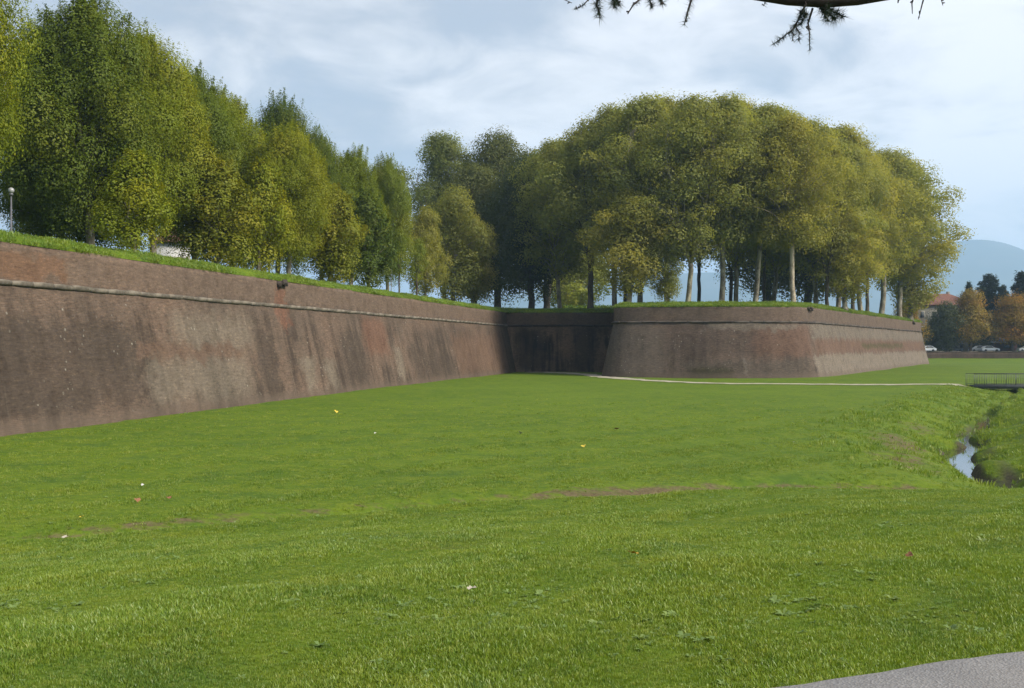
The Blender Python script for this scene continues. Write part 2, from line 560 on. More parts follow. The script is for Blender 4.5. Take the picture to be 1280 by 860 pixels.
def terrain(x, y, full=False):
    x = np.asarray(x, dtype=float); y = np.asarray(y, dtype=float)
    yc = np.interp(x, CREST[:, 0], CREST[:, 1])
    px_, py_, ux, uy = PATH_E
    # distance beyond the pavement's edge
    e = -(x - px_) * uy + (y - py_) * ux
    span = np.maximum(-(x - px_) * uy + (yc - py_) * ux, 4.0)
    t = np.clip((e - 0.3) / (span - 0.3), 0, 1)
    z = 2.05 * (1 - t) ** 1.0
    z = np.where(e < 0.3, 2.05, z)
    # round the shoulder and the foot of the bank
    z = z - 0.16 * np.exp(-((t - 0.0) / 0.12) ** 2) * (e > 0)
    z += 0.05 * np.exp(-((t - 0.5) / 0.3) ** 2)
    near = 1 - sstep(0.75, 1.0, t)
    z += near * 0.035 * wob(x, y, 3, 0.9) + 0.02 * wob(x, y, 5, 2.2) * (e > 0.15)
    dcr = y - yc
    # swale behind the bank, deepening towards the creek
    dep = 0.36 + 0.12 * sstep(-6, 12, x)
    sw = np.exp(-((dcr - 1.5 + 0.25 * wob(x, y * 0, 8, 0.5)) / 0.95) ** 2)
    z -= dep * sw * sstep(-34, -10, x) * (1 - sstep(22, 30, x))
    # crest lip
    z += 0.16 * np.exp(-((dcr + 0.5) / 1.3) ** 2) * (1 - sstep(3, 10, x))
    z -= 0.50 * np.exp(-((x - 15.5) / 4.5) ** 2) * np.exp(-((dcr - 1.5) / 5.0) ** 2)
    # meadow undulation
    z += (dcr > 0) * (0.03 * wob(x, y, 11, 0.35) + 0.10 * wob(x, y, 12, 0.06)) * np.clip(dcr / 10, 0, 1)
    dirt = np.exp(-((dcr - 2.3 - 0.3 * wob(x, y * 0, 22, .5)) / 0.85) ** 2) * (0.66 + 0.17 * wob(x * 1.0, y * 0, 21, 0.35)) * (.75 + .25 * sstep(-3, 3, x)) * sstep(-16, -8, x) * (1 - sstep(14, 18, x)) * 1.15
    dirt = np.clip(dirt, 0, 1)
    # creek
    cd, cy = creek_dist(x, y)
    wl = 5.4 + 0.9 * wob(x, y, 31, 0.3)
    wl = wl * (0.85 + 0.15 * sstep(34, 46, cy))
    wr = 6.0 + 0.5 * wob(x, y, 32, 0.4)
    a = np.abs(cd + 0.42 * wob(x, y, 33, 0.75))
    tl = np.clip((a - 0.48) / wl, 0, 1); tr = np.clip((a - 0.45) / wr, 0, 1)
    pl = 1 - (1 - tl) ** 1.55
    pr = 1 - (1 - tr) ** 2.1
    prof = np.where(cd < 0, pl, pr)
    dip = (1 - prof) * 1.22 + 0.42 * (1 - sstep(0.34, 0.66, a))
    # bed: mud bars part the water into pools
    bed = 0.15 * wob(x, y, 35, 1.3) + 0.11 * wob(x, y, 36, 2.6) + 0.34 * np.exp(-((cy - 42.2) / 0.8) ** 2) - 0.12 - 0.20 * (1 - sstep(39.5, 41.2, cy)) + 0.42 * sstep(72, 82, cy)
    dip = dip * (1 - 0.25 * sstep(76, 110, cy))
    inb = (a < 1.3)
    z = z - dip + np.where(a < 1.6, bed * (1 - sstep(0.8, 1.6, a)), 0)
    z += np.where(cd > 0, 0.42 * sstep(1.5, 6, cd), 0) * (cy > 30)
    bank = (1 - sstep(0.9, 6.5, a))
    z += bank * 0.07 * wob(x, y, 37, 1.7)
    wet = (1 - sstep(0.60, 0.86, a + 0.25 * wob(x, y, 38, 2.0))) * sstep(34.5, 38, cy) * (1 - .8 * sstep(60, 72, cy))
    under = np.exp(-((cd - 0.95) / 0.30) ** 2) * (0.45 + 0.6 * wob(x, y, 44, 1.5)) * (cy < 56) * (cy > 38)
    wet = np.maximum(wet, np.clip(under, 0, 1))
    dirt = np.maximum(dirt, (np.exp(-((cd + 2.2) / 1.6) ** 2) * 0.36 + 0.22 * np.exp(-((cd + 4.5) / 1.8) ** 2)) * (cd < 0) * (0.95 + 0.6 * wob(x, y, 39, 0.5)) * (cy > 33))
    dirt = np.maximum(dirt, np.exp(-(cd / 3.0) ** 2) * 0.40 * (cd > 0) * (0.6 + 0.6 * wob(x, y, 40, 0.7)))
    # far rise to the street
    far = sstep(216, 254, y) * 0.7 + sstep(262, 280, y) * 1.35
    z += far
    # bare strip under the curtain wall
    wl_ = (x - (-31.1 + .2116 * y)) * .9783
    dirt = np.maximum(dirt, np.exp(-((wl_ - 0.05) / 0.32) ** 2) * 0.66 * (y < 150) * (0.5 + 0.5 * sstep(70, 45, y)))
    # the mountain side, far away
    if full:
        return z, dirt, np.clip(wet, 0, 1)
    return z


def th(x, y):
    return float(terrain(np.array([x]), np.array([y]))[0])


fine_a = np.linspace(R(-33), R(33), 560)
coarse_a = np.linspace(R(33), R(327), 70)[1:-1]
ang = np.concatenate([fine_a, coarse_a])
rad = [0.4]
while rad[-1] < 9500:
    r_ = rad[-1]
    rad.append(r_ * (1.12 if r_ < 4 else 1.0072 if r_ < 62 else 1.012 if r_ < 130 else 1.03 if r_ < 330 else 1.15))
rad = np.array(rad)
A_, R_ = np.meshgrid(ang, rad)
gx = (R_ * np.sin(A_)).ravel(); gy = (R_ * np.cos(A_)).ravel()
gz, gd, gw = terrain(gx, gy, True)
na, nr = len(ang), len(rad)
i0 = (np.arange(nr - 1)[:, None] * na + np.arange(na)[None, :]).ravel()
i1 = (np.arange(nr - 1)[:, None] * na + (np.arange(na)[None, :] + 1) % na).ravel()
gq = np.stack([i0, i0 + na, i1 + na, i1], 1)
gv = np.stack([gx, gy, gz], 1)
gv = np.concatenate([gv, [[0, 0, 2.05]]])
gt = np.array([[j, (j + 1) % na, nr * na] for j in range(na)])
gd = np.append(gd, 0); gw = np.append(gw, 0)
ground = link("ground", mesh_np("ground", gv, [gq, gt[:, ::-1]], M['ground'], True, vattr={'dirt': gd, 'wet': gw}))
tag(ground, kind='structure')

# water of the creek
m, b = new_mat("creek_water")
pos = b.new('ShaderNodeNewGeometry').outputs['Position']
finish(b, principled(b, (0.030, 0.030, 0.022), 0.04, 0.9, bump(b, b.noise(pos, 5.0, 3), 0.08, 0.02)))
M['water'] = m
cp = []
for (a0, a1) in zip(CREEK[:-1], CREEK[1:]):
    k = max(2, int(np.hypot(*(a1 - a0)) / 1.5))
    for t in np.linspace(0, 1, k, endpoint=False):
        cp.append(a0 + (a1 - a0) * t)
cp = np.array([p for p in cp if p[1] < 112 and p[0] < 70])
T = np.gradient(cp, axis=0); T /= np.linalg.norm(T, axis=1, keepdims=True)
Nn = np.stack([-T[:, 1], T[:, 0]], 1)
wv = np.concatenate([np.c_[cp + Nn * 1.9, np.full(len(cp), -1.38)], np.c_[cp - Nn * 1.9, np.full(len(cp), -1.38)]])
k = len(cp)
wq = np.array([[i, i + 1, k + i + 1, k + i] for i in range(k - 1)])
water = link("creek_water", mesh_np("creek_water", wv, wq, M['water']))
tag(water, kind='structure')


def strip(name, pts, width, lift, mat, step=1.0, kind='structure', across=2, jitter=0.0):
    P = []
    pts = [np.array(p, dtype=float) for p in pts]
    for a0, a1 in zip(pts[:-1], pts[1:]):
        kk = max(1, int(np.hypot(*(a1 - a0)) / step))
        for t in np.linspace(0, 1, kk, endpoint=False):
            P.append(a0 + (a1 - a0) * t)
    P.append(pts[-1])
    P = np.array(P)
    for _ in range(6):
        Q = P.copy(); Q[1:-1] = (P[:-2] + 2 * P[1:-1] + P[2:]) / 4; P = Q
    T = np.gradient(P, axis=0); T /= np.linalg.norm(T, axis=1, keepdims=True)
    Nn = np.stack([-T[:, 1], T[:, 0]], 1)
    V = []
    rr = np.random.RandomState(5)
    n = len(P)
    for j in range(across + 1):
        f = (j / across - 0.5) * width
        jj = rr.uniform(-jitter, jitter, n)[:, None] if j in (0, across) else 0
        q = P + Nn * (f + jj)
        V.append(np.c_[q, terrain(q[:, 0], q[:, 1]) + lift])
    V = np.concatenate(V)
    q = [[j * n + i, j * n + i + 1, (j + 1) * n + i + 1, (j + 1) * n + i] for j in range(across) for i in range(n - 1)]
    o = link(name, mesh_np(name, V, np.array(q)[:, ::-1], mat, True))
    tag(o, kind=kind)
    return o


# pale footpath across the meadow, to the foot bridge
strip("footpath", [(2.5, 148.2), (7.0, 145.5), (10.0, 136), (11.4, 127), (13.2, 120), (16.5, 112.5), (22, 107.6), (30, 106.0), (38, 105.4), (44.0, 105.0)], 2.7, 0.035, M['path'], 0.8, across=4, jitter=0.3)

# asphalt pavement by the camera
m, b = new_mat("pavement_asphalt")
pos = b.new('ShaderNodeNewGeometry').outputs['Position']
g1 = b.noise(pos, 160, 3, 0.7); g2 = b.noise(pos, 1.3, 4)
vo = b.new('ShaderNodeTexVoronoi'); b.put(vo.inputs['Vector'], pos); vo.inputs['Scale'].default_value = 75
c = b.mix(vo.outputs['Color'], (0.20, 0.18, 0.165), (0.42, 0.39, 0.36))
c = b.mix(b.ss(g1, 0.35, 0.7, 0.0, 0.6), c, (0.40, 0.37, 0.345))
c = b.mix(b.ss(g2, 0.4, 0.7, 0, 0.35), c, (0.25, 0.225, 0.205))
finish(b, principled(b, c, 0.85, 0.2, bump(b, vo.outputs['Distance'], 0.3, 0.008)))
M['pavement'] = m
pxe, pye, ux, uy = PATH_E
ts = np.linspace(-14, 26, 260)
rr = np.random.RandomState(2)
edge = 0.05 * np.array([wob(np.array([t]), np.array([0.0]), 6, 3.0)[0] for t in ts]) + rr.uniform(-.012, .012, len(ts))
ex_ = pxe + ux * ts - uy * edge; ey_ = pye + uy * ts + ux * edge
ix = pxe + ux * ts + uy * 2.6; iy = pye + uy * ts - ux * 2.6
pv_ = np.concatenate([np.c_[ex_, ey_, np.full(len(ts), 2.00)], np.c_[ex_ + uy * .03, ey_ - ux * .03, np.full(len(ts), 2.085)], np.c_[ix, iy, np.full(len(ts), 2.10)]])
n = len(ts)
pq = [[j * n + i + 1, j * n + i, (j + 1) * n + i, (j + 1) * n + i + 1] for j in range(2) for i in range(n - 1)]
tag(link("pavement", mesh_np("pavement", pv_, np.array(pq), M['pavement'])), kind='structure')

# ------------------------------------------------------------------ walls
BATTER = 1.5
Z_CORD, Z_TOP = 6.5, 8.35


def resample(pts, step):
    P = [np.array(p, dtype=float) for p in pts]
    out = []
    for a0, a1 in zip(P[:-1], P[1:]):
        k = max(1, int(np.hypot(*(a1 - a0)) / step))
        for t in np.linspace(0, 1, k, endpoint=False):
            out.append(a0 + (a1 - a0) * t)
    out.append(P[-1])
    return np.array(out)


def smooth_line(P, it):
    for _ in range(it):
        Q = P.copy(); Q[1:-1] = (P[:-2] + 2 * P[1:-1] + P[2:]) / 4; P = Q
    return P


def frame(P):
    T = np.gradient(P, axis=0); T /= np.linalg.norm(T, axis=1, keepdims=True)
    out = np.stack([T[:, 1], -T[:, 0]], 1)      # outward: to the right of the run
    s = np.concatenate([[0], np.cumsum(np.hypot(*np.diff(P, axis=0).T))])
    return T, out, s


def wall_sheet(P, prof, u0, seed, amp):
    """prof: list of (inset, z); returns verts, quads, uv"""
    T, out, s = frame(P)
    prof = np.array(prof)
    n, k = len(P), len(prof)
    X = P[:, None, 0] - out[:, None, 0] * prof[None, :, 0]
    Y = P[:, None, 1] - out[:, None, 1] * prof[None, :, 0]
    Z = np.repeat(prof[None, :, 1], n, 0)
    d_ = amp * (wob(s[:, None] + 0 * Z, Z * 1.0, seed, 0.55) * 0.7 + 0.5 * wob(s[:, None] + 0 * Z, Z, seed + 1, 2.1))
    X = X + out[:, None, 0] * d_; Y = Y + out[:, None, 1] * d_
    V = np.stack([X, Y, Z], 2).reshape(-1, 3)
    UV = np.stack([u0 + s[:, None] + 0 * Z, Z], 2).reshape(-1, 2)
    q = []
    ii = np.arange(n - 1)
    for j in range(k - 1):
        q.append(np.stack([ii * k + j, (ii + 1) * k + j, (ii + 1) * k + j + 1, ii * k + j + 1], 1))
    return V, np.concatenate(q), UV


def build_wall(name, label, P, mat, u0, seed, stone_step, batter=BATTER, thick=1.2, cord_mat='stone'):
    w = empty(name, (float(P[len(P) // 2][0]), float(P[len(P) // 2][1]), 0))
    tag(w, label, 'wall')
    off = Vector(w.location)

    def part(nm, prof, amp):
        V, q, UV = wall_sheet(P, prof, u0, seed, amp)
        V = V - np.array(off)
        return link(nm, mesh_np(nm, V, q, mat, True, uv=UV), w)
    zs = np.linspace(-0.6, Z_CORD - 0.1, 18)
    part("scarp", [(batter * max(z, -0.6) / Z_CORD, z) for z in zs], 0.05)
    part("parapet", [(batter, Z_CORD - 0.1), (batter + 0.01, 7.0), (batter + 0.02, 7.5), (batter + 0.03, 8.0), (batter + 0.04, Z_TOP), (batter + thick, Z_TOP + 0.02)], 0.03)
    # string course of rounded stones
    T, out, s = frame(P)
    me_list = []
    rr = np.random.RandomState(seed)
    for kk in range(5):
        xs = np.linspace(-0.5, 0.5, 5)
        an = np.arange(9) / 9 * 2 * math.pi
        V = []
        for x_ in xs:
            r_ = 0.14 * (1 - 0.10 * (abs(x_) > 0.45)) * (1 + rr.uniform(-.07, .07))
            V.append(np.c_[np.full(9, x_), r_ * np.cos(an) * (1 + rr.uniform(-.06, .06, 9)), r_ * np.sin(an) * (1 + rr.uniform(-.08, .08, 9))])
        V = np.concatenate(V)
        q = [[i * 9 + j, i * 9 + (j + 1) % 9, (i + 1) * 9 + (j + 1) % 9, (i + 1) * 9 + j] for i in range(4) for j in range(9)]
        V = np.concatenate([V, [[-0.5, 0, 0], [0.5, 0, 0]]])
        t = [[(j + 1) % 9, j, 45] for j in range(9)] + [[36 + j, 36 + (j + 1) % 9, 46] for j in range(9)]
        me_list.append(mesh_np("cordon_stone", V, [np.array(q), np.array(t)], M[cord_mat], True))
    L = s[-1]
    kN = int(L / stone_step)
    for i in range(kN):
        sm = (i + 0.5) * L / kN
        x_ = np.interp(sm, s, P[:, 0] - out[:, 0] * (batter - 0.02)); y_ = np.interp(sm, s, P[:, 1] - out[:, 1] * (batter - 0.02))
        tx, ty = np.interp(sm, s, T[:, 0]), np.interp(sm, s, T[:, 1])
        o = link("cordon_stone", me_list[i % 5], w)
        o.location = Vector((x_, y_, Z_CORD + rr.uniform(-.015, .015))) - off
        o.rotation_euler = (rr.uniform(0, 6.28), 0, math.atan2(ty, tx))
        ins = np.interp(sm, s, np.gradient(np.hypot(*np.gradient(P - out * batter, axis=0).T)))
        o.scale = (L / kN * 0.985, rr.uniform(.92, 1.06), rr.uniform(.92, 1.06))
    return w


# long curtain wall on the left
YL0, YL1 = 14.0, 151.2
PL = resample([(-31.1 + .2116 * YL0, YL0), (-31.1 + .2116 * YL1, YL1)], 0.7)
PL = PL[::-1]     # so that the meadow is on the right of the run? (checked below)
if frame(PL)[1][0][0] < 0: PL = PL[::-1]
uL = lambda Y: (YL1 - Y) * 1.0222 if PL[0][1] > PL[-1][1] else (Y - YL0) * 1.0222
PALEP = (0.150, 0.128, 0.102); REDP = (0.135, 0.068, 0.046); DARKP = (0.055, 0.043, 0.035); PINK = (0.138, 0.100, 0.079); ORNG = (0.150, 0.078, 0.045)


def pl(y0, y1, *rest):
    a_, b_ = sorted((uL(y0), uL(y1)))
    return (a_, b_, *rest)


wall_mat = make_wall_mat("curtain_brick", (0.118, 0.072, 0.052), (0.094, 0.074, 0.060), (0.165, 0.14, 0.112), 0.85, [
    pl(10, 160, 6.7, 8.6, 0.2, 0.55, PINK),
    pl(40, 52, 6.8, 7.9, 0.5, 0.5, ORNG),
    pl(40, 57, 0.6, 5.0, 1.2, 0.75, DARKP),
    pl(57.5, 69.5, 0.5, 3.0, 1.3, 0.55, PALEP),
    pl(61, 71, 3.6, 5.6, 1.2, 0.55, PALEP),
    pl(57, 69, 3.0, 3.7, 0.5, 0.75, (0.105, 0.070, 0.052)),
    pl(71, 74, 0.4, 4.6, 0.7, 0.75, DARKP),
    pl(75.6, 77.2, 5.0, 7.9, 0.35, 0.7, REDP),
    pl(78, 80, 0.3, 2.8, 0.8, 0.7, PALEP),
    pl(82, 84, 0.3, 2.6, 0.8, 0.6, PALEP),
    pl(86, 92, 0.4, 4.8, 1.2, 0.65, DARKP),
    pl(92, 98, 3.0, 6.2, 1.2, 0.5, REDP),
    pl(99, 101, 0.8, 3.4, 0.6, 0.7, PALEP),
    pl(104, 118, 0.3, 3.4, 1.5, 0.70, DARKP),
    pl(108, 130, 4.0, 5.6, 1.5, 0.5, DARKP),
    pl(120, 146, 0.4, 5.0, 2.0, 0.55, (0.125, 0.078, 0.056)),
    pl(147, 153, 0, 8.5, 1.2, 0.5, (0.035, 0.028, 0.024)),
])
curtain = build_wall("curtain_wall", "long brown brick rampart wall with sloping face and rounded stone band along the left", PL, wall_mat, 0.0, 101, 1.5)

# dark recessed flank
PD = resample([(-2.2, 149.9), (14.8, 149.9)], 0.7)
if frame(PD)[1][0][1] > 0: PD = PD[::-1]
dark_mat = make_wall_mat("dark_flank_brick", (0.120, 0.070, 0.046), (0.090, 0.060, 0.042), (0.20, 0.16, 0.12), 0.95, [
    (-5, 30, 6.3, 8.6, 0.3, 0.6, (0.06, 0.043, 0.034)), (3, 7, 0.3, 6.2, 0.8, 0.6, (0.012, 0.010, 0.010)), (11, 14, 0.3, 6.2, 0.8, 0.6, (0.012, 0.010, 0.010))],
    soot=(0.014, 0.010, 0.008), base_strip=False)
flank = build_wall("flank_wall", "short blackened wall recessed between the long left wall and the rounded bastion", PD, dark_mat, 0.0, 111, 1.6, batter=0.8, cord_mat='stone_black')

# rounded bastion
PB = resample([(13.7, 152.3), (11.9, 138), (10.75, 131.6), (11.5, 129.4), (14, 128.2), (17, 127.2), (24, 125.7), (31, 126), (35.7, 128), (38.8, 131.9), (61, 173.6), (84, 217), (84.5, 221), (81, 225), (60, 233), (40, 240)], 0.8)
PB = smooth_line(PB, 3)
if frame(PB)[1][np.argmin(PB[:, 1])][1] > 0: PB = PB[::-1]
Tb, Ob, Sb = frame(PB)


def uB(px):
    pxs = 640 + PB[:, 0] / PB[:, 1] * F
    ok = (PB[:, 1] < 220) & ~((PB[:, 0] < 12.5) & (PB[:, 1] > 131.5))
    i = np.argmin(np.where(ok, np.abs(pxs - px), 1e9))
    return float(Sb[i])


def pb(p0, p1, *rest):
    a_, b_ = sorted((uB(p0), uB(p1)))
    return (a_, b_, *rest)


GREYP = (0.150, 0.132, 0.112); MOSS = (0.040, 0.036, 0.020)
bast_mat = make_wall_mat("bastion_brick", (0.105, 0.068, 0.052), (0.094, 0.076, 0.064), (0.155, 0.135, 0.115), 0.75, [
    pb(752, 1162, 6.7, 8.6, 0.2, 0.5, (0.128, 0.094, 0.077)),
    pb(752, 830, 0.0, 6.4, 1.0, 0.6, (0.108, 0.09, 0.077)),
    pb(830, 950, 2.5, 6.2, 1.5, 0.6, (0.070, 0.052, 0.044)),
    pb(940, 1023, 2.4, 5.8, 1.2, 0.65, (0.105, 0.063, 0.047)),
    pb(1026, 1160, 2.6, 4.6, 1.0, 0.6, (0.125, 0.076, 0.056)),
    pb(1022, 1166, -0.5, 2.6, 0.5, 0.80, (0.160, 0.136, 0.114)),
    pb(1026, 1162, 4.6, 6.3, 0.8, 0.55, GREYP),
    pb(1085, 1135, 3.3, 4.0, 0.5, 0.8, (0.06, 0.055, 0.03)),
    pb(860, 1020, -0.5, 1.9, 0.8, 0.65, (0.07, 0.058, 0.049)),
    pb(862, 912, -0.5, 1.1, 0.6, 0.85, MOSS),
    pb(932, 938, 0.0, 2.2, 0.6, 0.8, (0.24, 0.22, 0.19)),
    pb(880, 1010, 5.6, 6.3, 0.3, 0.5, GREYP),
])
bastion = build_wall("bastion_wall", "rounded brick bastion with grove on top, grey plaster strip low on its right side", PB, bast_mat, 0.0, 121, 1.9, cord_mat='stone_mid')


# small broken drain mouths in the parapet tops
def drain(parent, x, y, rz, s):
    g = MB()
    rr = np.random.RandomState(int(abs(x) * 10))
    for k in range(5):
        g.box((rr.uniform(-.7, .7) * s, rr.uniform(-.05, .15), rr.uniform(-.25, .2) * s), (rr.uniform(.4, .7) * s, rr.uniform(.3, .45), rr.uniform(.25, .5) * s), rr.uniform(-.3, .3), rr.uniform(.7, .95))
    o = g.build("drain_mouth", M['stone_dark'], parent)
    o.location = Vector((x, y, Z_TOP - 0.22)) - Vector(parent.location)
    o.rotation_euler = (0, 0, rz)
    return o


drain(curtain, -31.1 + .2116 * 76.4 - 1.42, 76.7, R(78), 0.9)
i_ = int(np.argmin(np.abs(Sb - uB(1028))))
drain(bastion, PB[i_][0] - Ob[i_][0] * 1.45, PB[i_][1] - Ob[i_][1] * 1.45, math.atan2(Tb[i_][1], Tb[i_][0]), 0.8)
i_ = int(np.argmin(np.abs(Sb - uB(1152))))
drain(bastion, PB[i_][0] - Ob[i_][0] * 1.42, PB[i_][1] - Ob[i_][1] * 1.42, math.atan2(Tb[i_][1], Tb[i_][0]), 1.0)

# terrace behind the parapets: one sheet with a raised grassy lip
lip = []
order = [PL if PL[0][1] < PL[-1][1] else PL[::-1]]
TL, OL, _ = frame(PL)
li = (PL - OL * (BATTER + 0.04)); li = li if li[0][1] < li[-1][1] else li[::-1]
TD, OD, _ = frame(PD)
di_ = PD - OD * 0.84; di_ = di_ if di_[0][0] < di_[-1][0] else di_[::-1]
bi = PB - Ob * (BATTER + 0.04)
if np.hypot(*(bi[0] - np.array([12, 148]))) > np.hypot(*(bi[-1] - np.array([12, 148]))): bi = bi[::-1]
li = li[li[:, 1] < 150.5]
di_ = di_[(di_[:, 0] > li[-1][0] + 0.5) & (di_[:, 0] < 14.4)]
bi = bi[1:]
line = np.concatenate([li, di_, bi[bi[:, 1] < 147.5] if False else bi])
# inner side: left of the run
Tt = np.gradient(line, axis=0); Tt /= np.linalg.norm(Tt, axis=1, keepdims=True) + 1e-9
for _ in range(3):
    Q = Tt.copy(); Q[1:-1] = (Tt[:-2] + Tt[1:-1] + Tt[2:]) / 3; Tt = Q / (np.linalg.norm(Q, axis=1, keepdims=True) + 1e-9)
inn = np.stack([-Tt[:, 1], Tt[:, 0]], 1)
ss_ = np.concatenate([[0], np.cumsum(np.hypot(*np.diff(line, axis=0).T))])
rows = []
for (ins, z) in ((-0.02, Z_TOP - 0.05), (0.0, Z_TOP + 0.06), (0.35, Z_TOP + 0.30), (0.9, Z_TOP + 0.50), (1.5, Z_TOP + 0.56)):
    zz = z + (0.05 * wob(ss_, ss_ * 0, 51, 0.8) + 0.04 * wob(ss_, ss_ * 0, 52, 2.5)) * (ins > -0.01)
    q_ = line + inn * ins
    rows.append(np.c_[q_, zz])
V = np.concatenate(rows); n = len(line)
q = np.array([[j * n + i, j * n + i + 1, (j + 1) * n + i + 1, (j + 1) * n + i] for j in range(4) for i in range(n - 1)])
lip_me = mesh_np("rampart_lip", V, q, M['ground'], True, vattr={'dirt': np.zeros(len(V)), 'wet': np.zeros(len(V))})
tag(link("rampart_lip", lip_me), kind='structure')
bm = bmesh.new()
nl_ = len(li)
bi_in = [p for k_, p in enumerate(rows[3]) if k_ >= nl_ + len(di_) and not (line[k_][0] < 20 and line[k_][1] > 143)]
ring = [bm.verts.new((p[0], p[1], Z_TOP + 0.53)) for p in [rows[3][0], rows[3][nl_ - 8], (-3.2, 151.75), (16.2, 151.75)] + bi_in]
for p in ((20, 262), (-60, 262), (-95, 150), (-80, 14)):
    ring.append(bm.verts.new((*p, Z_TOP + 0.53)))
f_ = bm.faces.new(ring)
f_.normal_update()
bmesh.ops.triangulate(bm, faces=[f_], ngon_method='BEAUTY')
bmesh.ops.recalc_face_normals(bm, faces=bm.faces)
if sum(f.normal.z for f in bm.faces) < 0: bmesh.ops.reverse_faces(bm, faces=bm.faces)
me = bpy.data.meshes.new("rampart_top")
bm.to_mesh(me); bm.free()
me.materials.append(M['ground'])
tag(link("rampart_top", me), kind='structure')
ZT = Z_TOP + 0.53

# ------------------------------------------------------------------ grass: tufts on points
tuft_col = bpy.data.collections.new("tuft_sources")
weed_col = bpy.data.collections.new("weed_sources")


def blade_mesh(name, seed, nb, h, spread, width, mat):
    rr = np.random.RandomState(seed)
    V, Q, Tq, rn = [], [], [], []
    for k in range(nb):
        a = rr.uniform(0, 6.28); r0 = spread * math.sqrt(rr.rand())
        x0, y0 = r0 * math.cos(a), r0 * math.sin(a)
        hh = h * rr.uniform(0.5, 1.15)
        fa = a + rr.uniform(-1, 1); lean = rr.uniform(0.15, 0.95) * hh
        w = width * rr.uniform(.7, 1.3); s = rr.uniform(0, 6.28)
        wx, wy = w * math.cos(s), w * math.sin(s)
        b0 = len(V)
        mx, my = x0 + lean * .35 * math.cos(fa), y0 + lean * .35 * math.sin(fa)
        tx, ty = x0 + lean * math.cos(fa), y0 + lean * math.sin(fa)
        V += [(x0 - wx, y0 - wy, -0.01), (x0 + wx, y0 + wy, -0.01), (mx + wx * .8, my + wy * .8, hh * .6), (mx - wx * .8, my - wy * .8, hh * .6), (tx, ty, hh)]
        Q.append((b0, b0 + 1, b0 + 2, b0 + 3)); Tq.append((b0 + 3, b0 + 2, b0 + 4)); rn.append(rr.rand())
    return mesh_np(name, np.array(V), [np.array(Q), np.array(Tq)], mat, fattr={'rnd': rn + rn})


def weed_mesh(name, seed, nl, L, W):
    rr = np.random.RandomState(seed)
    V, Q, Tq, rn = [], [], [], []
    for k in range(nl):
        a = 6.28 * k / nl + rr.uniform(-.4, .4); l = L * rr.uniform(.6, 1.1); w = W * rr.uniform(.7, 1.2); up = rr.uniform(.2, .7)
        ca, sa = math.cos(a), math.sin(a)
        def pt(r_, s, z): return (r_ * ca - s * sa, r_ * sa + s * ca, z)
        b0 = len(V)
        V += [pt(0, -w * .25, 0), pt(0, w * .25, 0), pt(l * .5, w, l * up * .8), pt(l * .5, -w, l * up * .8), pt(l * .95, 0, l * up * .75)]
        Q.append((b0, b0 + 1, b0 + 2, b0 + 3)); Tq.append((b0 + 3, b0 + 2, b0 + 4)); rn.append(rr.rand())
    return mesh_np(name, np.array(V), [np.array(Q), np.array(Tq)], M['weed'], fattr={'rnd': rn + rn})


for k in range(7):
    o = bpy.data.objects.new("tuft", blade_mesh("tuft", 200 + k, 15, 0.044, 0.070, 0.0042, M['blade']))
    tuft_col.objects.link(o)
for k in range(5):
    o = bpy.data.objects.new("weed", weed_mesh("weed", 300 + k, 7 + k, 0.075, 0.017))
    weed_col.objects.link(o)


def scatter(name, P, scale, coll, label, seed, tilt=0.25):
    me = bpy.data.meshes.new(name)
    me.vertices.add(len(P)); me.vertices.foreach_set("co", np.asarray(P, dtype=np.float32).ravel())
    a = me.attributes.new("sc", 'FLOAT', 'POINT'); a.data.foreach_set("value", np.asarray(scale, dtype=np.float32))
    o = link(name, me)
    tag(o, label, 'grass', kind='stuff')
    g = bpy.data.node_groups.new(name + "_scatter", 'GeometryNodeTree')
    g.interface.new_socket(name="Geometry", in_out='INPUT', socket_type='NodeSocketGeometry')
    g.interface.new_socket(name="Geometry", in_out='OUTPUT', socket_type='NodeSocketGeometry')
    N = g.nodes
    gi = N.new('NodeGroupInput'); go = N.new('NodeGroupOutput')
    ci = N.new('GeometryNodeCollectionInfo'); ci.inputs['Collection'].default_value = coll
    ci.inputs['Separate Children'].default_value = True; ci.inputs['Reset Children'].default_value = True
    ip = N.new('GeometryNodeInstanceOnPoints'); ip.inputs['Pick Instance'].default_value = True
    rv = N.new('FunctionNodeRandomValue'); rv.data_type = 'FLOAT_VECTOR'
    rv.inputs[0].default_value = (-tilt, -tilt, 0); rv.inputs[1].default_value = (tilt, tilt, 6.283)
    rv.inputs['Seed'].default_value = seed
    na_ = N.new('GeometryNodeInputNamedAttribute'); na_.data_type = 'FLOAT'; na_.inputs[0].default_value = "sc"
    L = g.links
    L.new(gi.outputs[0], ip.inputs['Points']); L.new(ci.outputs[0], ip.inputs['Instance'])
    L.new(rv.outputs[0], ip.inputs['Rotation']); L.new(na_.outputs[0], ip.inputs['Scale'])
    L.new(ip.outputs[0], go.inputs[0])
    md = o.modifiers.new("scatter", 'NODES'); md.node_group = g
    return o


rg = np.random.RandomState(77)
NT = 280000
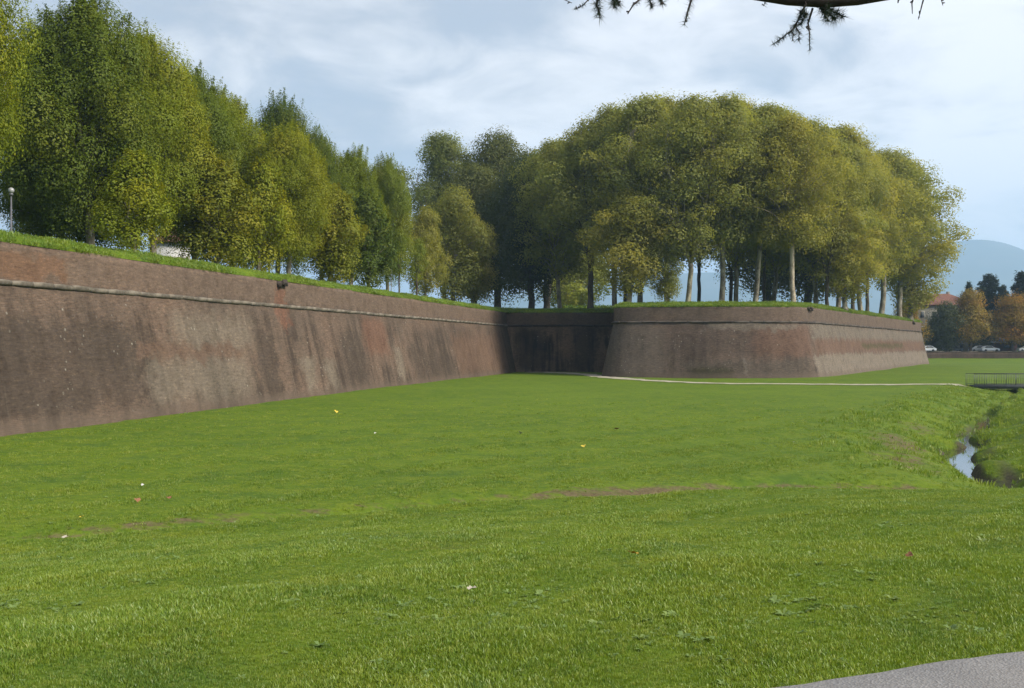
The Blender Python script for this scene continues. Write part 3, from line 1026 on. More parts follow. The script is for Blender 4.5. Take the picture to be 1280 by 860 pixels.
# density falls with distance: uniform in log-distance
lr = np.exp(rg.uniform(math.log(4.6), math.log(85), NT))
aa = rg.uniform(R(-36), R(34), NT)
tx, ty = lr * np.sin(aa), lr * np.cos(aa)
tz, td, tw = terrain(tx, ty, True)
e_ = -(tx - pxe) * uy + (ty - pye) * ux
clump = wob(tx, ty, 61, 1.6) + 0.6 * wob(tx, ty, 62, 4.5)
keep = (e_ > -0.01 + 0.06 * wob(tx, ty, 63, 3) + 0.04 * wob(tx, ty, 64, 9)) & (rg.rand(NT) > td * 1.25) & (tw < 0.25) & (tx > -30.6 + .2116 * ty) & (tz > -1.3) & (rg.rand(NT) < 1 - sstep(22, 85, lr))
tx, ty, tz, lr, clump, e_ = [a[keep] for a in (tx, ty, tz, lr, clump, e_)]
sc_ = (0.72 + 0.42 * np.clip(clump, -1, 1.6) + rg.uniform(-.2, .25, len(tx))) * (1 + 0.012 * (lr - 5))
sc_ *= 0.55 + 0.45 * sstep(0.0, 0.9, e_)
sc_ = np.clip(sc_ * 0.78, 0.25, 2.0)
scatter("grass", np.c_[tx, ty, tz], sc_, tuft_col, "short green meadow grass in front of the walls", 3)
NW = 15000
lr = np.exp(rg.uniform(math.log(4.8), math.log(36), NW)); aa = rg.uniform(R(-30), R(30), NW)
wx_, wy_ = lr * np.sin(aa), lr * np.cos(aa)
wz_, wd_, ww_ = terrain(wx_, wy_, True)
e_ = -(wx_ - pxe) * uy + (wy_ - pye) * ux
keep = (e_ > 0.25) & (wob(wx_, wy_, 71, 1.1) + 0.9 * wob(wx_, wy_, 72, 3.0) + rg.normal(0, .6, NW) > 0.45) & (ww_ < .2) & (wx_ > -30 + .2116 * wy_)
scatter("weeds", np.c_[wx_, wy_, wz_][keep], rg.uniform(.3, .5, keep.sum()) * rg.choice([.8, 1.0, 1.3, 2.1], keep.sum(), p=[.4, .3, .2, .1]), weed_col, "broad leaved weeds scattered through the foreground grass", 9)
# shaggy grass along the parapets
NLp = 26000
sp = rg.uniform(0, ss_[-1], NLp)
vis = np.interp(sp, ss_, line[:, 1])
ins = np.where(rg.rand(NLp) < .25, rg.uniform(-.05, .12, NLp), rg.uniform(-0.03, 1.5, NLp))
lx = np.interp(sp, ss_, line[:, 0] + 0 * ss_) + np.interp(sp, ss_, inn[:, 0]) * ins
ly = np.interp(sp, ss_, line[:, 1]) + np.interp(sp, ss_, inn[:, 1]) * ins
lz = np.interp(ins, [-0.02, 0.0, 0.35, 0.9, 1.5], [Z_TOP, Z_TOP + .06, Z_TOP + .3, Z_TOP + .5, Z_TOP + .56])
scatter("rampart_grass", np.c_[lx, ly, lz], rg.uniform(1.6, 4.2, NLp) * (0.75 + 0.35 * wob(sp, sp * 0, 75, .7)), tuft_col, "longer grass fringing the top of the brick walls", 5, 0.6)
# rough grass on the creek banks
NC = 16000
ci_ = rg.randint(0, len(cp), NC)
off_ = rg.uniform(-5.5, 5.0, NC)
Tc = np.gradient(cp, axis=0); Tc /= np.linalg.norm(Tc, axis=1, keepdims=True)
cx_ = cp[ci_][:, 0] + Tc[ci_][:, 1] * off_ + rg.uniform(-.9, .9, NC); cy_ = cp[ci_][:, 1] - Tc[ci_][:, 0] * off_ + rg.uniform(-.9, .9, NC)
cz_, cdirt, cw_ = terrain(cx_, cy_, True)
keep = (cw_ < .45) & ((cy_ > 39) | ((off_ < -.8) & (cy_ > 33)) | ((off_ > .8) & (cy_ > 33) & (cx_ > 19.5))) & (rg.rand(NC) > cdirt * .9) & (cy_ > 29) & (cy_ < 105)
NRd = 2600
ri = rg.randint(0, len(cp), NRd); ro = rg.choice([-1, 1], NRd) * rg.uniform(.6, 1.5, NRd)
rx = cp[ri][:, 0] + Tc[ri][:, 1] * ro + rg.uniform(-.7, .7, NRd); ry_ = cp[ri][:, 1] - Tc[ri][:, 0] * ro + rg.uniform(-.7, .7, NRd)
rz_ = terrain(rx, ry_)
kr = (ry_ > 43) & (ry_ < 90) & (rz_ > -1.42) & (rz_ < -.8) & (wob(rx, ry_, 83, .7) > -.3)
scatter("bank_sedge", np.c_[rx, ry_, rz_][kr], rg.uniform(2.2, 4.6, kr.sum()), tuft_col, "taller dark sedge along the water's edge of the creek", 8, 0.5)
scatter("bank_grass", np.c_[cx_, cy_, cz_][keep], (rg.uniform(1.2, 3.2, NC) * (1 + .35 * wob(cx_, cy_, 81, .8)))[keep], tuft_col, "rough tussocky grass on the banks of the creek", 6, 0.5)

# ------------------------------------------------------------------ trees
def leaf_quads(rng, C, Nrm, size, asp=0.62):
    n = len(C)
    rv = rng.normal(size=(n, 3))
    T = np.cross(Nrm, rv); T /= np.linalg.norm(T, axis=1, keepdims=True) + 1e-9
    B = np.cross(Nrm, T)
    s = size[:, None]
    V = np.stack([C - T * s * .5, C + B * s * asp * .5 + Nrm * s * .08, C + T * s * .5 - Nrm * s * .10, C - B * s * asp * .5 + Nrm * s * .08], 1).reshape(-1, 3)
    Q = np.arange(n * 4).reshape(n, 4)
    return V, Q


def grow(seed, H, Rad, cb, prof, n_lobe, n_leaf, lobe_r, leaf, mat_leaf, mat_bark, leaders=3, fork=0.32, spread=0.5, tr=0.3, up=1.2, shell=(0.55, 1.0),
         spiky=0, lean=0.0, droop=0.0):
    """a tree of height H with a crown made of leaf clumps carried on limbs; returns (trunk mesh, crown mesh, H, Rad)"""
    rng = np.random.RandomState(seed)
    wood = MB()
    # leaders
    fz = H * fork
    lx_, ly_ = lean * H * rng.uniform(-1, 1), lean * H * rng.uniform(-1, 1)
    base = np.array([0.0, 0, -0.4]); fk = np.array([lx_ * .5, ly_ * .5, fz])
    pts = [base, np.array([0, 0, 0.0]), np.array([0, 0, 0.35])]
    for t in (0.3, 0.6, 0.85, 1.0):
        pts.append(fk * np.array([t, t, t]) + np.array([rng.normal(0, .05), rng.normal(0, .05), 0]) * (t < 1))
    rr_ = np.array([tr * 1.6, tr * 1.45, tr * 1.12, tr, tr * .95, tr * .92, tr * .95])
    wood.tube(pts, rr_, 9)
    ldr = []
    a0 = rng.uniform(0, 6.28)
    for k in range(leaders):
        a = a0 + k * 6.283 / leaders + rng.uniform(-.4, .4)
        top_r = Rad * spread * rng.uniform(.45, .8) * (0 if leaders == 1 else 1)
        tz = H * rng.uniform(.70, .84)
        P = []
        for t in np.linspace(0, 1, 8):
            rr2 = top_r * (t ** .75)
            P.append([fk[0] + lx_ * .5 * t + rr2 * math.cos(a) + rng.normal(0, .10) * (t > 0), fk[1] + ly_ * .5 * t + rr2 * math.sin(a) + rng.normal(0, .10) * (t > 0), fz - .1 + (tz - fz) * t])
        P = np.array(P)
        rl = tr * (0.80 if leaders > 1 else .95) * (1 - 0.86 * np.linspace(0, 1, 8))
        wood.tube(P, rl, 7)
        ldr.append((P, rl))
    LC, LN, LS, L1, L2 = [], [], [], [], []
    for i in range(n_lobe):
        t = (i + rng.rand()) / n_lobe
        t = t ** 0.9
        rmax = Rad * prof(t)
        a = i * 2.39996 + rng.uniform(-.5, .5)
        rad_ = rmax * rng.uniform(*shell)
        lr_ = lobe_r * rng.uniform(.7, 1.3)
        rad_ = max(0, rad_ - lr_ * .55)
        zc = H * (cb + (1 - cb) * t) - lr_ * (.5 if t > .6 else .2)
        cx = lx_ * t + rad_ * math.cos(a); cy = ly_ * t + rad_ * math.sin(a)
        c = np.array([cx, cy, zc])
        # limb from the nearest leader, starting lower
        P, rl = ldr[rng.randint(len(ldr))] if rng.rand() < .25 else min(ldr, key=lambda q: np.min(np.hypot(q[0][:, 0] - cx, q[0][:, 1] - cy)))
        zs = max(fz, zc - (0.35 + .5 * rng.rand()) * (rad_ + 1.0))
        s_ = np.array([np.interp(zs, P[:, 2], P[:, 0]), np.interp(zs, P[:, 2], P[:, 1]), min(zs, P[-1, 2])])
        r0 = np.interp(zs, P[:, 2], rl) * .55
        mid = (s_ + c) / 2 + np.array([0, 0, droop + 0.12 * np.linalg.norm(c - s_)]) + rng.normal(0, .12, 3)
        q1 = s_ * .6 + mid * .4 + rng.normal(0, .05, 3); q2 = mid * .45 + c * .55 + rng.normal(0, .08, 3)
        wood.tube([s_, q1, mid, q2, c], np.maximum(.012, r0 * np.array([1, .8, .6, .42, .2])), 5, False)
        nl = int(n_leaf * (lr_ / lobe_r) ** 2)
        dr = rng.normal(size=(nl, 3)); dr /= np.linalg.norm(dr, axis=1, keepdims=True)
        rr3 = lr_ * (1 - .45 * rng.rand(nl) ** 1.8)
        # ragged clump: radius modulated
        k1 = rng.normal(size=(3, 3)); ph = rng.uniform(0, 6.28, 3)
        modu = 1 + .22 * sum(np.sin(2.6 * dr @ k1[j] + ph[j]) for j in range(3)) / 1.5
        pos = c + dr * (rr3 * modu)[:, None] * np.array([1, 1, up])
        pos += rng.normal(0, .10 * lr_, (nl, 3))
        if spiky:
            ks = rng.randint(3, 3 + spiky)
            for _ in range(ks):
                aa_ = rng.uniform(0, 6.28); rs = lr_ * rng.uniform(0, .75)
                bx_ = c + np.array([rs * math.cos(aa_), rs * math.sin(aa_), lr_ * up * rng.uniform(.35, .75)])
                m_ = 70
                tt = rng.rand(m_)
                hgt = lr_ * rng.uniform(.5, 1.0)
                ax = np.array([math.cos(a) * .25, math.sin(a) * .25, 1.0])
                sp_ = bx_ + tt[:, None] * hgt * ax + rng.normal(0, .16, (m_, 3)) * (1.25 - tt)[:, None]
                pos = np.concatenate([pos, sp_]); dr = np.concatenate([dr, np.repeat([[math.cos(a) * .6, math.sin(a) * .6, .6]], m_, 0)])
        keepm = (dr[:, 2] > -.45) | (rng.rand(len(dr)) < .55)
        pos, dr = pos[keepm], dr[keepm]
        nn = dr * 1.0 + np.array([0, 0, .35]) + rng.normal(0, .21, dr.shape)
        nn /= np.linalg.norm(nn, axis=1, keepdims=True)
        LC.append(pos); LN.append(nn)
        LS.append(leaf * rng.uniform(.65, 1.35, len(pos)))
        L1.append(rng.rand(len(pos))); L2.append(np.full(len(pos), rng.rand()))
    LC = np.concatenate(LC); LN = np.concatenate(LN); LS = np.concatenate(LS)
    okz = LC[:, 2] > 0.25
    LC, LN, LS = LC[okz], LN[okz], LS[okz]
    L1 = np.concatenate(L1)[okz]; L2 = np.concatenate(L2)[okz]
    fz_ = H / np.percentile(LC[:, 2], 99.85); fr_ = Rad / np.percentile(np.hypot(LC[:, 0], LC[:, 1]), 96.5)
    LC = LC * np.array([fr_, fr_, fz_])
    for vv in wood.v: vv *= np.array([fr_, fr_, fz_])
    V, Q = leaf_quads(rng, LC, LN, LS)
    crown = mesh_np("crown", V, Q, mat_leaf, fattr={'rnd': L1, 'lobe': L2})
    trunk = wood.mesh("trunk", mat_bark, True)
    return trunk, crown, H, Rad


ovate = lambda t: (math.sin(math.pi * min(1, max(0, (0.12 + 0.88 * t))) ** 0.80) ** 0.62) if t < .995 else .1
tallp = lambda t: max(.10, 1 - max(0, (t - .40) / .62) ** 2.2) ** .5 * min(1, .70 + t * 1.0)
umbr = lambda t: max(.15, math.sin(math.pi * min(1, .18 + .80 * t) ** 1.15)) ** .7
cone = lambda t: max(.08, (1 - t) ** .65) * min(1, .45 + t * 4)
ballp = lambda t: max(.2, math.sin(math.pi * (.08 + .86 * t))) ** .6

PT = [grow(10 + k, 16, 4.6, [.21, .17, .25, .20][k], tallp, 76, 1650, 1.36, .145, M['leaf_tall'], M['bark'], 3, .30, .42, .26, 1.2, (.5, 1.0), spiky=5, lean=.03) for k in range(3)]
PT.append(PT[0])
PP = [grow(30 + k, 26, 7.0, [.26, .32, .24, .34][k], umbr, 165, 290, 1.45, .28, M['leaf_plane'], M['bark'], 3 + k % 2, [.24, .34, .20, .38][k], .62, .25, 0.9, (.2, 1.0), lean=.045) for k in range(4)]
PY = [grow(50 + k, 9, 2.7, .12, tallp, 30, 480, 1.0, .19, M['leaf_tall'], M['bark'], 2, .28, .3, .15, 1.2, (.35, 1.0), spiky=4, lean=.05) for k in range(2)]
PYP = [grow(55 + k, 14, 4.2, .16, ballp, 40, 560, 1.35, .26, M['leaf_plane'], M['bark'], 2, .3, .4, .22, 1.15, (.3, 1.0)) for k in range(2)]
PDk = [grow(60 + k, 24, 7.5, .16, umbr, 78, 640, 2.0, .29, M['leaf_dark'], M['bark_dark'], 3, .25, .55, .42, 1.05, (.4, 1.0)) for k in range(2)]
PS = [grow(70 + k, 9, 2.2, .35, ovate, 16, 150, .75, .24, M['leaf_tall'], M['bark_dark'], 2, .4, .35, .12, 1.1, (.3, 1.0)) for k in range(2)]
PA = [grow(80 + k, 14, 4.8, .22, cone, 44, 330, 1.5, .34, M['leaf_autumn'], M['bark_dark'], 1, .35, .3, .22, 1.1, (.35, 1.0)) for k in range(2)]
PB_ = [grow(90 + k, 11, 5.2, .14, ballp, 40, 380, 1.6, .36, M['leaf_dark'], M['bark_dark'], 3, .2, .5, .25, 1.0, (.4, 1.0)) for k in range(2)]
PF = [grow(120, 22, 6.5, .36, umbr, 56, 640, 1.8, .28, M['leaf_plane'], M['bark_dark'], 2, .20, .62, .30, 1.05, (.3, 1.0))]


def conifer(seed, H, Rad, tiers, gap, mat):
    rng = np.random.RandomState(seed)
    wood = MB()
    wood.tube([(0, 0, -.4), (0, 0, H * .3), (0, 0, H * .7), (0, 0, H)], [.36, .30, .16, .03], 8)
    LC, LN, LS = [], [], []
    for i in range(tiers * 8):
        t = ((i + rng.rand()) / (tiers * 8)) ** .9
        z = H * (.12 + .86 * t)
        L = (Rad * (1 - t) ** .75 + .35) * rng.uniform(.5, 1.2)
        a = i * 2.4 + rng.uniform(-.6, .6)
        tip = np.array([L * math.cos(a), L * math.sin(a), z + L * rng.uniform(-.12, .30)])
        s_ = np.array([0, 0, z]); mid = (s_ + tip) / 2 + np.array([0, 0, .12 * L])
        wood.tube([s_, mid, tip], [.07, .045, .012], 4, False)
        n = int(60 * L)
        tt = rng.rand(n) ** .7
        p = s_ * ((1 - tt) ** 2)[:, None] + mid * (2 * tt * (1 - tt))[:, None] + tip * (tt ** 2)[:, None]
        wdt = .42 * (1 - .5 * tt) + .15
        side = np.array([-math.sin(a), math.cos(a), 0])
        p = p + side * rng.normal(0, 1, n)[:, None] * wdt[:, None] + np.array([0, 0, 1]) * (rng.normal(-.15, .26, n))[:, None]
        LC.append(p)
        nn = np.array([0, 0, 1.0]) + rng.normal(0, .6, (n, 3)); nn /= np.linalg.norm(nn, axis=1, keepdims=True)
        LN.append(nn); LS.append(rng.uniform(.35, .7, n))
    LC = np.concatenate(LC); LN = np.concatenate(LN); LS = np.concatenate(LS)
    V, Q = leaf_quads(rng, LC, LN, LS, .35)
    crown = mesh_np("crown", V, Q, mat, fattr={'rnd': rng.rand(len(LC)), 'lobe': rng.rand(len(LC)) * .7})
    return wood.mesh("trunk", M['bark_dark'], True), crown, H, Rad


PC = [conifer(130, 20, 5.2, 13, 1, M['needle']), conifer(131, 20, 3.6, 20, 1, M['needle'])]


def place(proto, name, X, Y, z0, H, Rad, rot, tint, label, group=None, bark=(1, 1, 1), cat='tree'):
    trunk, crown, H0, R0 = proto
    e = empty(name, (X, Y, z0), rot)
    e.scale = (Rad / R0, Rad / R0, H / H0)
    tag(e, label, cat, group)
    t = link("trunk", trunk, e); t.color = (*bark, 1)
    c = link("crown", crown, e); c.color = (*tint, 1); c['kind'] = 'stuff'
    return e


rt = random.Random(4)


def left_tree(proto, px, dback, top, hw, tint, label, name="plane_tree", bark=(1, 1, 1), rot=None):
    Y = (32.6 + 1.02 * dback) / (.2116 - (px - 640) / F)
    X = px2x(px, Y)
    H = py2z(top, Y) - ZT
    return place(proto, name, X, Y, ZT, H, hw * 1.07 / F * Y, rt.uniform(0, 6.28) if rot is None else rot, tint, label, "trees along the long left wall", bark)


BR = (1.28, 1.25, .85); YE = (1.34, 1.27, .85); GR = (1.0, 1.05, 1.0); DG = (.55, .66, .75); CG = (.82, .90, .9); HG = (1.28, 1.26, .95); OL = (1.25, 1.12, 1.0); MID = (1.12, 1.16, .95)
for a in [
    (PT[2], -50, 3.0, -135, 78, BR, "bright yellow-green tree cut off at the left picture edge beside a globe lamp"),
    (PT[1], 112, 10, -4, 84, CG, "tallest dark green tree of the left row, its crown touching the picture's top edge"),
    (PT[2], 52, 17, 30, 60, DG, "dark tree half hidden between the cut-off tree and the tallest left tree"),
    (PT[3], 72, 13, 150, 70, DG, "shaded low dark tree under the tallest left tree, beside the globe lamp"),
    (PT[2], 192, 8, 36, 66, HG, "tall green tree just right of the tallest tree of the left row"),
    (PY[0], 166, 3.0, 186, 44, BR, "young bright tree with bent pale trunk at the foot of the tall left trees"),
    (PT[0], 243, 9, 86, 58, CG, "tree with a thick grey trunk forking low above the left wall"),
    (PT[1], 292, 11, 116, 50, HG, "green tree with a narrow top right of the thick forking trunk"),
    (PY[1], 274, 4.5, 196, 50, OL, "low broad olive tree in front of the left row, right of the thick trunk"),
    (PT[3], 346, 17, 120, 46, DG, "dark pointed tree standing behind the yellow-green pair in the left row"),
    (PT[0], 362, 5, 154, 46, YE, "yellowest upright tree of the left row, in front of the dark pointed tree"),
    (PY[0], 322, 3.5, 196, 36, YE, "small yellow-green tree with a slim pale trunk beside the short lamp"),
    (PT[2], 402, 9, 164, 38, CG, "green tree between the yellowest tree and the rounded pair in the left row"),
    (PY[1], 410, 3.5, 232, 40, OL, "low olive tree with foliage to the ground, right of the yellowest tree"),
    (PT[1], 438, 7, 187, 40, MID, "rounded green tree, left one of the pair that ends the left row"),
    (PT[3], 484, 7, 196, 32, GR, "rounded green tree, right one of the pair ending the left row by the sky gap"),
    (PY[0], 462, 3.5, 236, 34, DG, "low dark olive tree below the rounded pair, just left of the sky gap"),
]:
    left_tree(*a)
for a in [
    (PS[0], 499, 4.5, 286, 16, GR, "thin sparse sapling standing in the sky gap, left one of two", "young_tree"),
    (PS[1], 521, 5, 296, 15, GR, "thin sparse sapling right of the sky gap, under the yellowish crown", "young_tree"),
    (PYP[0], 532, 7, 258, 28, (1.2, 1.12, .8), "small yellowish tree just right of the sky gap between the two groves"),
    (PYP[1], 566, 8, 233, 42, (1.0, 1.0, .8), "rounded olive-yellow tree before the dark middle grove"),
    (PYP[0], 592, 6.5, 268, 30, OL, "low olive tree between the rounded olive-yellow tree and the black wall"),
]:
    left_tree(*a)


def grove(proto, px, Y, top, hw, tint, label, name="plane_tree", bark=(1, 1, 1), rot=None):
    H = py2z(top, Y) - ZT
    return place(proto, name, px2x(px, Y), Y, ZT, H, hw * 1.34 / F * Y, rt.uniform(0, 6.28) if rot is None else rot, tint, label, "trees of the grove behind and on the bastion", bark)


PG = (1.10, 1.12, .95); PYE = (1.22, 1.15, .85); PDG = (.75, .85, .9)
for a in [
    (PP[0], 556, 190, 168, 50, PDG, "tall ragged tree at the left end of the grove, beside the sky gap"),
    (PDk[0], 622, 186, 163, 52, PG, "darkest tall tree of the grove, above the corner of the long wall"),
    (PDk[1], 592, 176, 205, 44, PG, "dark grey-green tree behind the rounded olive-yellow tree"),
    (PDk[0], 664, 168, 190, 46, PDG, "dark tree with a forked trunk standing over the left part of the black wall"),
    (PP[1], 684, 176, 178, 46, PDG, "olive tree where the grove begins to rise towards its dome"),
    (PP[2], 700, 162, 176, 46, PG, "tree with dark straight trunk over the middle of the black wall"),
    (PF[0], 738, 154, 150, 52, PG, "tree with a thin Y-shaped trunk standing over the right part of the black wall"),
    (PP[3], 768, 154, 134, 50, PG, "tree with slim upright dark trunk just above the left corner of the bastion"),
    (PYP[0], 786, 137, 238, 40, PYE, "low leafy yellow-green tree hanging over the left end of the bastion"),
    (PP[0], 800, 146, 121, 58, PG, "tall tree at the left shoulder of the grove's dome"),
    (PP[1], 834, 150, 118, 56, PYE, "tall tree with hidden trunk under the highest point of the dome"),
    (PP[2], 860, 138, 122, 56, PG, "tall tree with a thick pale forked trunk at the front of the bastion", "plane_tree", (1.3, 1.3, 1.25)),
    (PYP[1], 832, 137, 282, 24, PG, "low leafy tree left of the thick pale forked trunk"),
    (PP[3], 902, 140, 121, 56, PG, "tall tree with straight brown trunk right of the clear blue gap under the grove"),
    (PP[0], 920, 154, 126, 52, PYE, "tall tree behind the straight brown trunk near the middle of the bastion"),
    (PP[1], 944, 144, 132, 54, PG, "tall tree with broad grey trunk above the middle of the bastion"),
    (PP[2], 966, 166, 138, 52, PG, "tree deep in the grove left of the tall pale bare trunk"),
    (PP[3], 992, 138, 143, 52, PYE, "tall tree with long pale bare trunk near the bastion's rounded corner", "plane_tree", (1.35, 1.3, 1.25)),
    (PP[0], 1020, 152, 150, 52, PG, "tree standing directly above the bastion's rounded corner"),
    (PP[1], 1048, 164, 160, 50, PYE, "tree just right of the bastion's rounded corner"),
    (PP[2], 1076, 178, 174, 52, PYE, "tree on the descending right side of the grove, third from its end"),
    (PP[3], 1102, 190, 188, 54, PG, "tree on the descending right side of the grove, second from its end"),
    (PP[0], 1124, 200, 200, 54, PYE, "last tree of the grove, its crown overhanging the right end of the bastion"),
    (PYP[1], 1138, 206, 262, 36, PYE, "lower spreading tree at the far right tip of the bastion"),
    (PYP[0], 1056, 150, 262, 36, PYE, "low yellowish tree filling the space under the right half of the grove"),
]:
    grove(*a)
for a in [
    (PYP[0], 709, 214, 290, 34, (1.5, 1.55, 1.2), "sunlit yellow tree seen through the trunks, left one of two pale trunks", "plane_tree", (2.2, 2.0, 1.7)),  # crown and bark tints brightened, sunlight put into the colour
    (PYP[1], 724, 220, 280, 34, (1.55, 1.6, 1.2), "sunlit yellow tree seen through the trunks, right one of two pale trunks", "plane_tree", (2.2, 2.0, 1.7)),  # sunlight painted by tint here too, on leaves and bark
    (PF[0], 681, 172, 196, 30, PG, "slender dark tree between the forked trunk and the straight trunk over the black wall"),
    (PF[0], 914, 158, 140, 34, PYE, "slender tree close right of the straight brown trunk in the grove"),
    (PF[0], 955, 156, 150, 34, PG, "slender tree with a low fork left of the long pale bare trunk"),
    (PF[0], 1084, 172, 190, 32, PYE, "slender tree on the grove's right slope, between two broader trees"),
    (PF[0], 782, 160, 150, 34, PG, "slender tree whose dark trunk stands behind the bastion's left end"),
    (PF[0], 874, 168, 140, 34, PG, "slender dark trunked tree behind the clear blue gap under the grove"),
    (PF[0], 1034, 148, 170, 32, PYE, "slender tree with low fork just behind the bastion's rounded corner"),
    (PF[0], 1066, 158, 180, 32, PG, "slender tree rising behind the low yellowish tree on the right"),
    (PDk[1], 960, 205, 150, 60, PG, "shaded tree far back in the middle of the grove"),
    (PDk[0], 1010, 200, 165, 60, PG, "shaded tree far back behind the rounded corner of the bastion"),
]:
    grove(*a)

# hedge on the rampart seen through the trunks
rngh = np.random.RandomState(8)
hn = 5200
hp = np.c_[rngh.uniform(9.5, 20, hn), 196 + rngh.normal(0, .7, hn), ZT + rngh.uniform(0, 1, hn) ** .7 * (1.9 + .3 * np.sin(np.linspace(0, 20, hn)))]
hnn = rngh.normal(size=(hn, 3)) + np.array([0, -.5, .6]); hnn /= np.linalg.norm(hnn, axis=1, keepdims=True)
hv, hq = leaf_quads(rngh, hp, hnn, rngh.uniform(.2, .42, hn))
he = empty("hedge", (14.7, 196, ZT)); tag(he, "dark green clipped hedge seen between trunks above the black wall", "hedge")
hc = link("foliage", mesh_np("foliage", hv - np.array([14.7, 196, ZT]), hq, M['leaf_tall'], fattr={'rnd': rngh.rand(hn), 'lobe': rngh.rand(hn) * .5}), he)
hc.color = (.7, .9, .9, 1); hc['kind'] = 'stuff'
hs = MB()
for k in range(8):
    x_ = -5 + k * 1.4
    hs.tube([(x_, 0, -.2), (x_ + .1, 0, .7), (x_ - .05, .05, 1.5)], [.06, .05, .02], 5)
hso = hs.build("stem", M['bark_dark'], he, True); hso['kind'] = 'stuff'

# ------------------------------------------------------------------ lamps on the rampart
lamp_pole = MB().tube([(0, 0, -.2), (0, 0, .3), (0, 0, .32), (0, 0, 2.4)], [.075, .075, .045, .035], 10).mesh("pole", M['lamp_metal'], True)
V, q = lathe([(0.001, 2.32), (.09, 2.34), (.10, 2.42), (.06, 2.46)], 12)
lamp_collar = mesh_np("collar", V, np.array(q), M['lamp_metal'], True)
V, q = lathe([(.14 * math.sin(t), 2.58 - .14 * math.cos(t)) for t in np.linspace(0.02, math.pi - .02, 10)], 16)
lamp_globe = mesh_np("globe", V, np.array(q), M['globe'], True)
for px, dback, gy_, label in [
    (14, 2.0, 237, "white globe lamp on a short grey pole under the cut-off tree at the left edge"),
    (337, 3.2, 309, "globe lamp on a slim pole right of the small yellow-green tree on the left wall"),
    (305, 10.0, 331, "white globe lamp showing low between trunks behind the left wall"),
    (489, 3.0, 338, "globe lamp on a thin pole in the sky gap beside the left row"),
]:
    Y = (32.6 + 1.02 * dback) / (.2116 - (px - 640) / F)
    e = empty("street_lamp", (px2x(px, Y), Y, ZT)); tag(e, label, "street lamp", "globe lamps on the rampart")
    hgt = max(1.0, py2z(gy_, Y) - ZT)
    e.scale = (1, 1, 1)
    for nm, me in (("pole", lamp_pole), ("collar", lamp_collar), ("globe", lamp_globe)):
        o = link(nm, me, e)
        if nm == "pole": o.scale = (1, 1, hgt / 2.62)
        else: o.location = (0, 0, hgt - 2.62)

# ------------------------------------------------------------------ foot bridge over the creek
YB, XB0, XB1 = 104.0, px2x(1217, 104.0), px2x(1217, 104.0) + 13.0
ZB = py2z(482, YB)
br = empty("footbridge", ((XB0 + XB1) / 2, YB + .9, ZB))
tag(br, "dark steel foot bridge with railings at the right edge, crossing the creek", "footbridge")
LB = XB1 - XB0
MB().box((0, 0, -.04), (LB, 1.8, .08)).build("deck", M['asphalt'], br)
for s in (-1, 1):
    MB().box((0, s * .93, -.14), (LB, .10, .34)).build("girder", M['shutter'], br)
    MB().box((0, s * .93, 1.12), (LB, .05, .045)).build("handrail", M['metal'], br)
    MB().box((0, s * .93, .12), (LB, .04, .04)).build("lower_rail", M['metal'], br)
    post_me = MB().box((0, 0, .57), (.04, .04, 1.08)).mesh("railing_post", M['metal'])
    bal_me = MB().box((0, 0, .61), (.016, .016, .98)).mesh("baluster", M['metal'])
    for k in range(14):
        o = link("railing_post", post_me, br); o.location = (-LB / 2 + .04 + k * (LB - .08) / 13, s * .93, 0)
    for k in range(78):
        if k % 6 == 0: continue
        o = link("baluster", bal_me, br); o.location = (-LB / 2 + .04 + k * (LB - .08) / 78, s * .93, 0)
for xx in (-LB / 2 + .35, LB / 2 - .35):
    MB().box((xx, 0, -.75), (.7, 2.2, .8)).build("abutment", M['retain'], br)

# ------------------------------------------------------------------ the street at the far right
YW = 255.0
rw = empty("retaining_wall", (150, YW, .6)); tag(rw, "low dark brick wall at the far end of the meadow, below the parked cars", "wall")
wbx = MB()
V, q, UV = wall_sheet(resample([(60, 0), (260, 0)], 2.0), [(0, -.6), (0, .4), (0, 1.0), (0.02, 1.62), (.5, 1.66)], 0, 7, .03)
V = V - np.array([150, 0, 0])
if frame(resample([(60, 0), (260, 0)], 2.0))[1][0][1] > 0: q = q[:, ::-1]
link("face", mesh_np("face", V, q, make_wall_mat("street_wall_brick", (0.085, 0.055, 0.042), (0.075, 0.058, 0.046), (0.12, 0.10, 0.085), .5, [], base_strip=False), True, uv=UV), rw)
for k in range(50):
    o = link("coping_stone", bpy.data.meshes.get("coping_stone") or MB().box((0, 0, 0), (3.94, .6, .12)).mesh("coping_stone", M['stone']), rw)
    o.location = (-98 + k * 4.0, .22, 1.70)
ZS = 2.2
stv = np.array([[60, YW + .5, ZS], [300, YW + .5, ZS], [300, YW + 26, ZS], [60, YW + 26, ZS]])
tag(link("street", mesh_np("street", stv, np.array([[0, 1, 2, 3]]), M['asphalt'])), kind='structure')


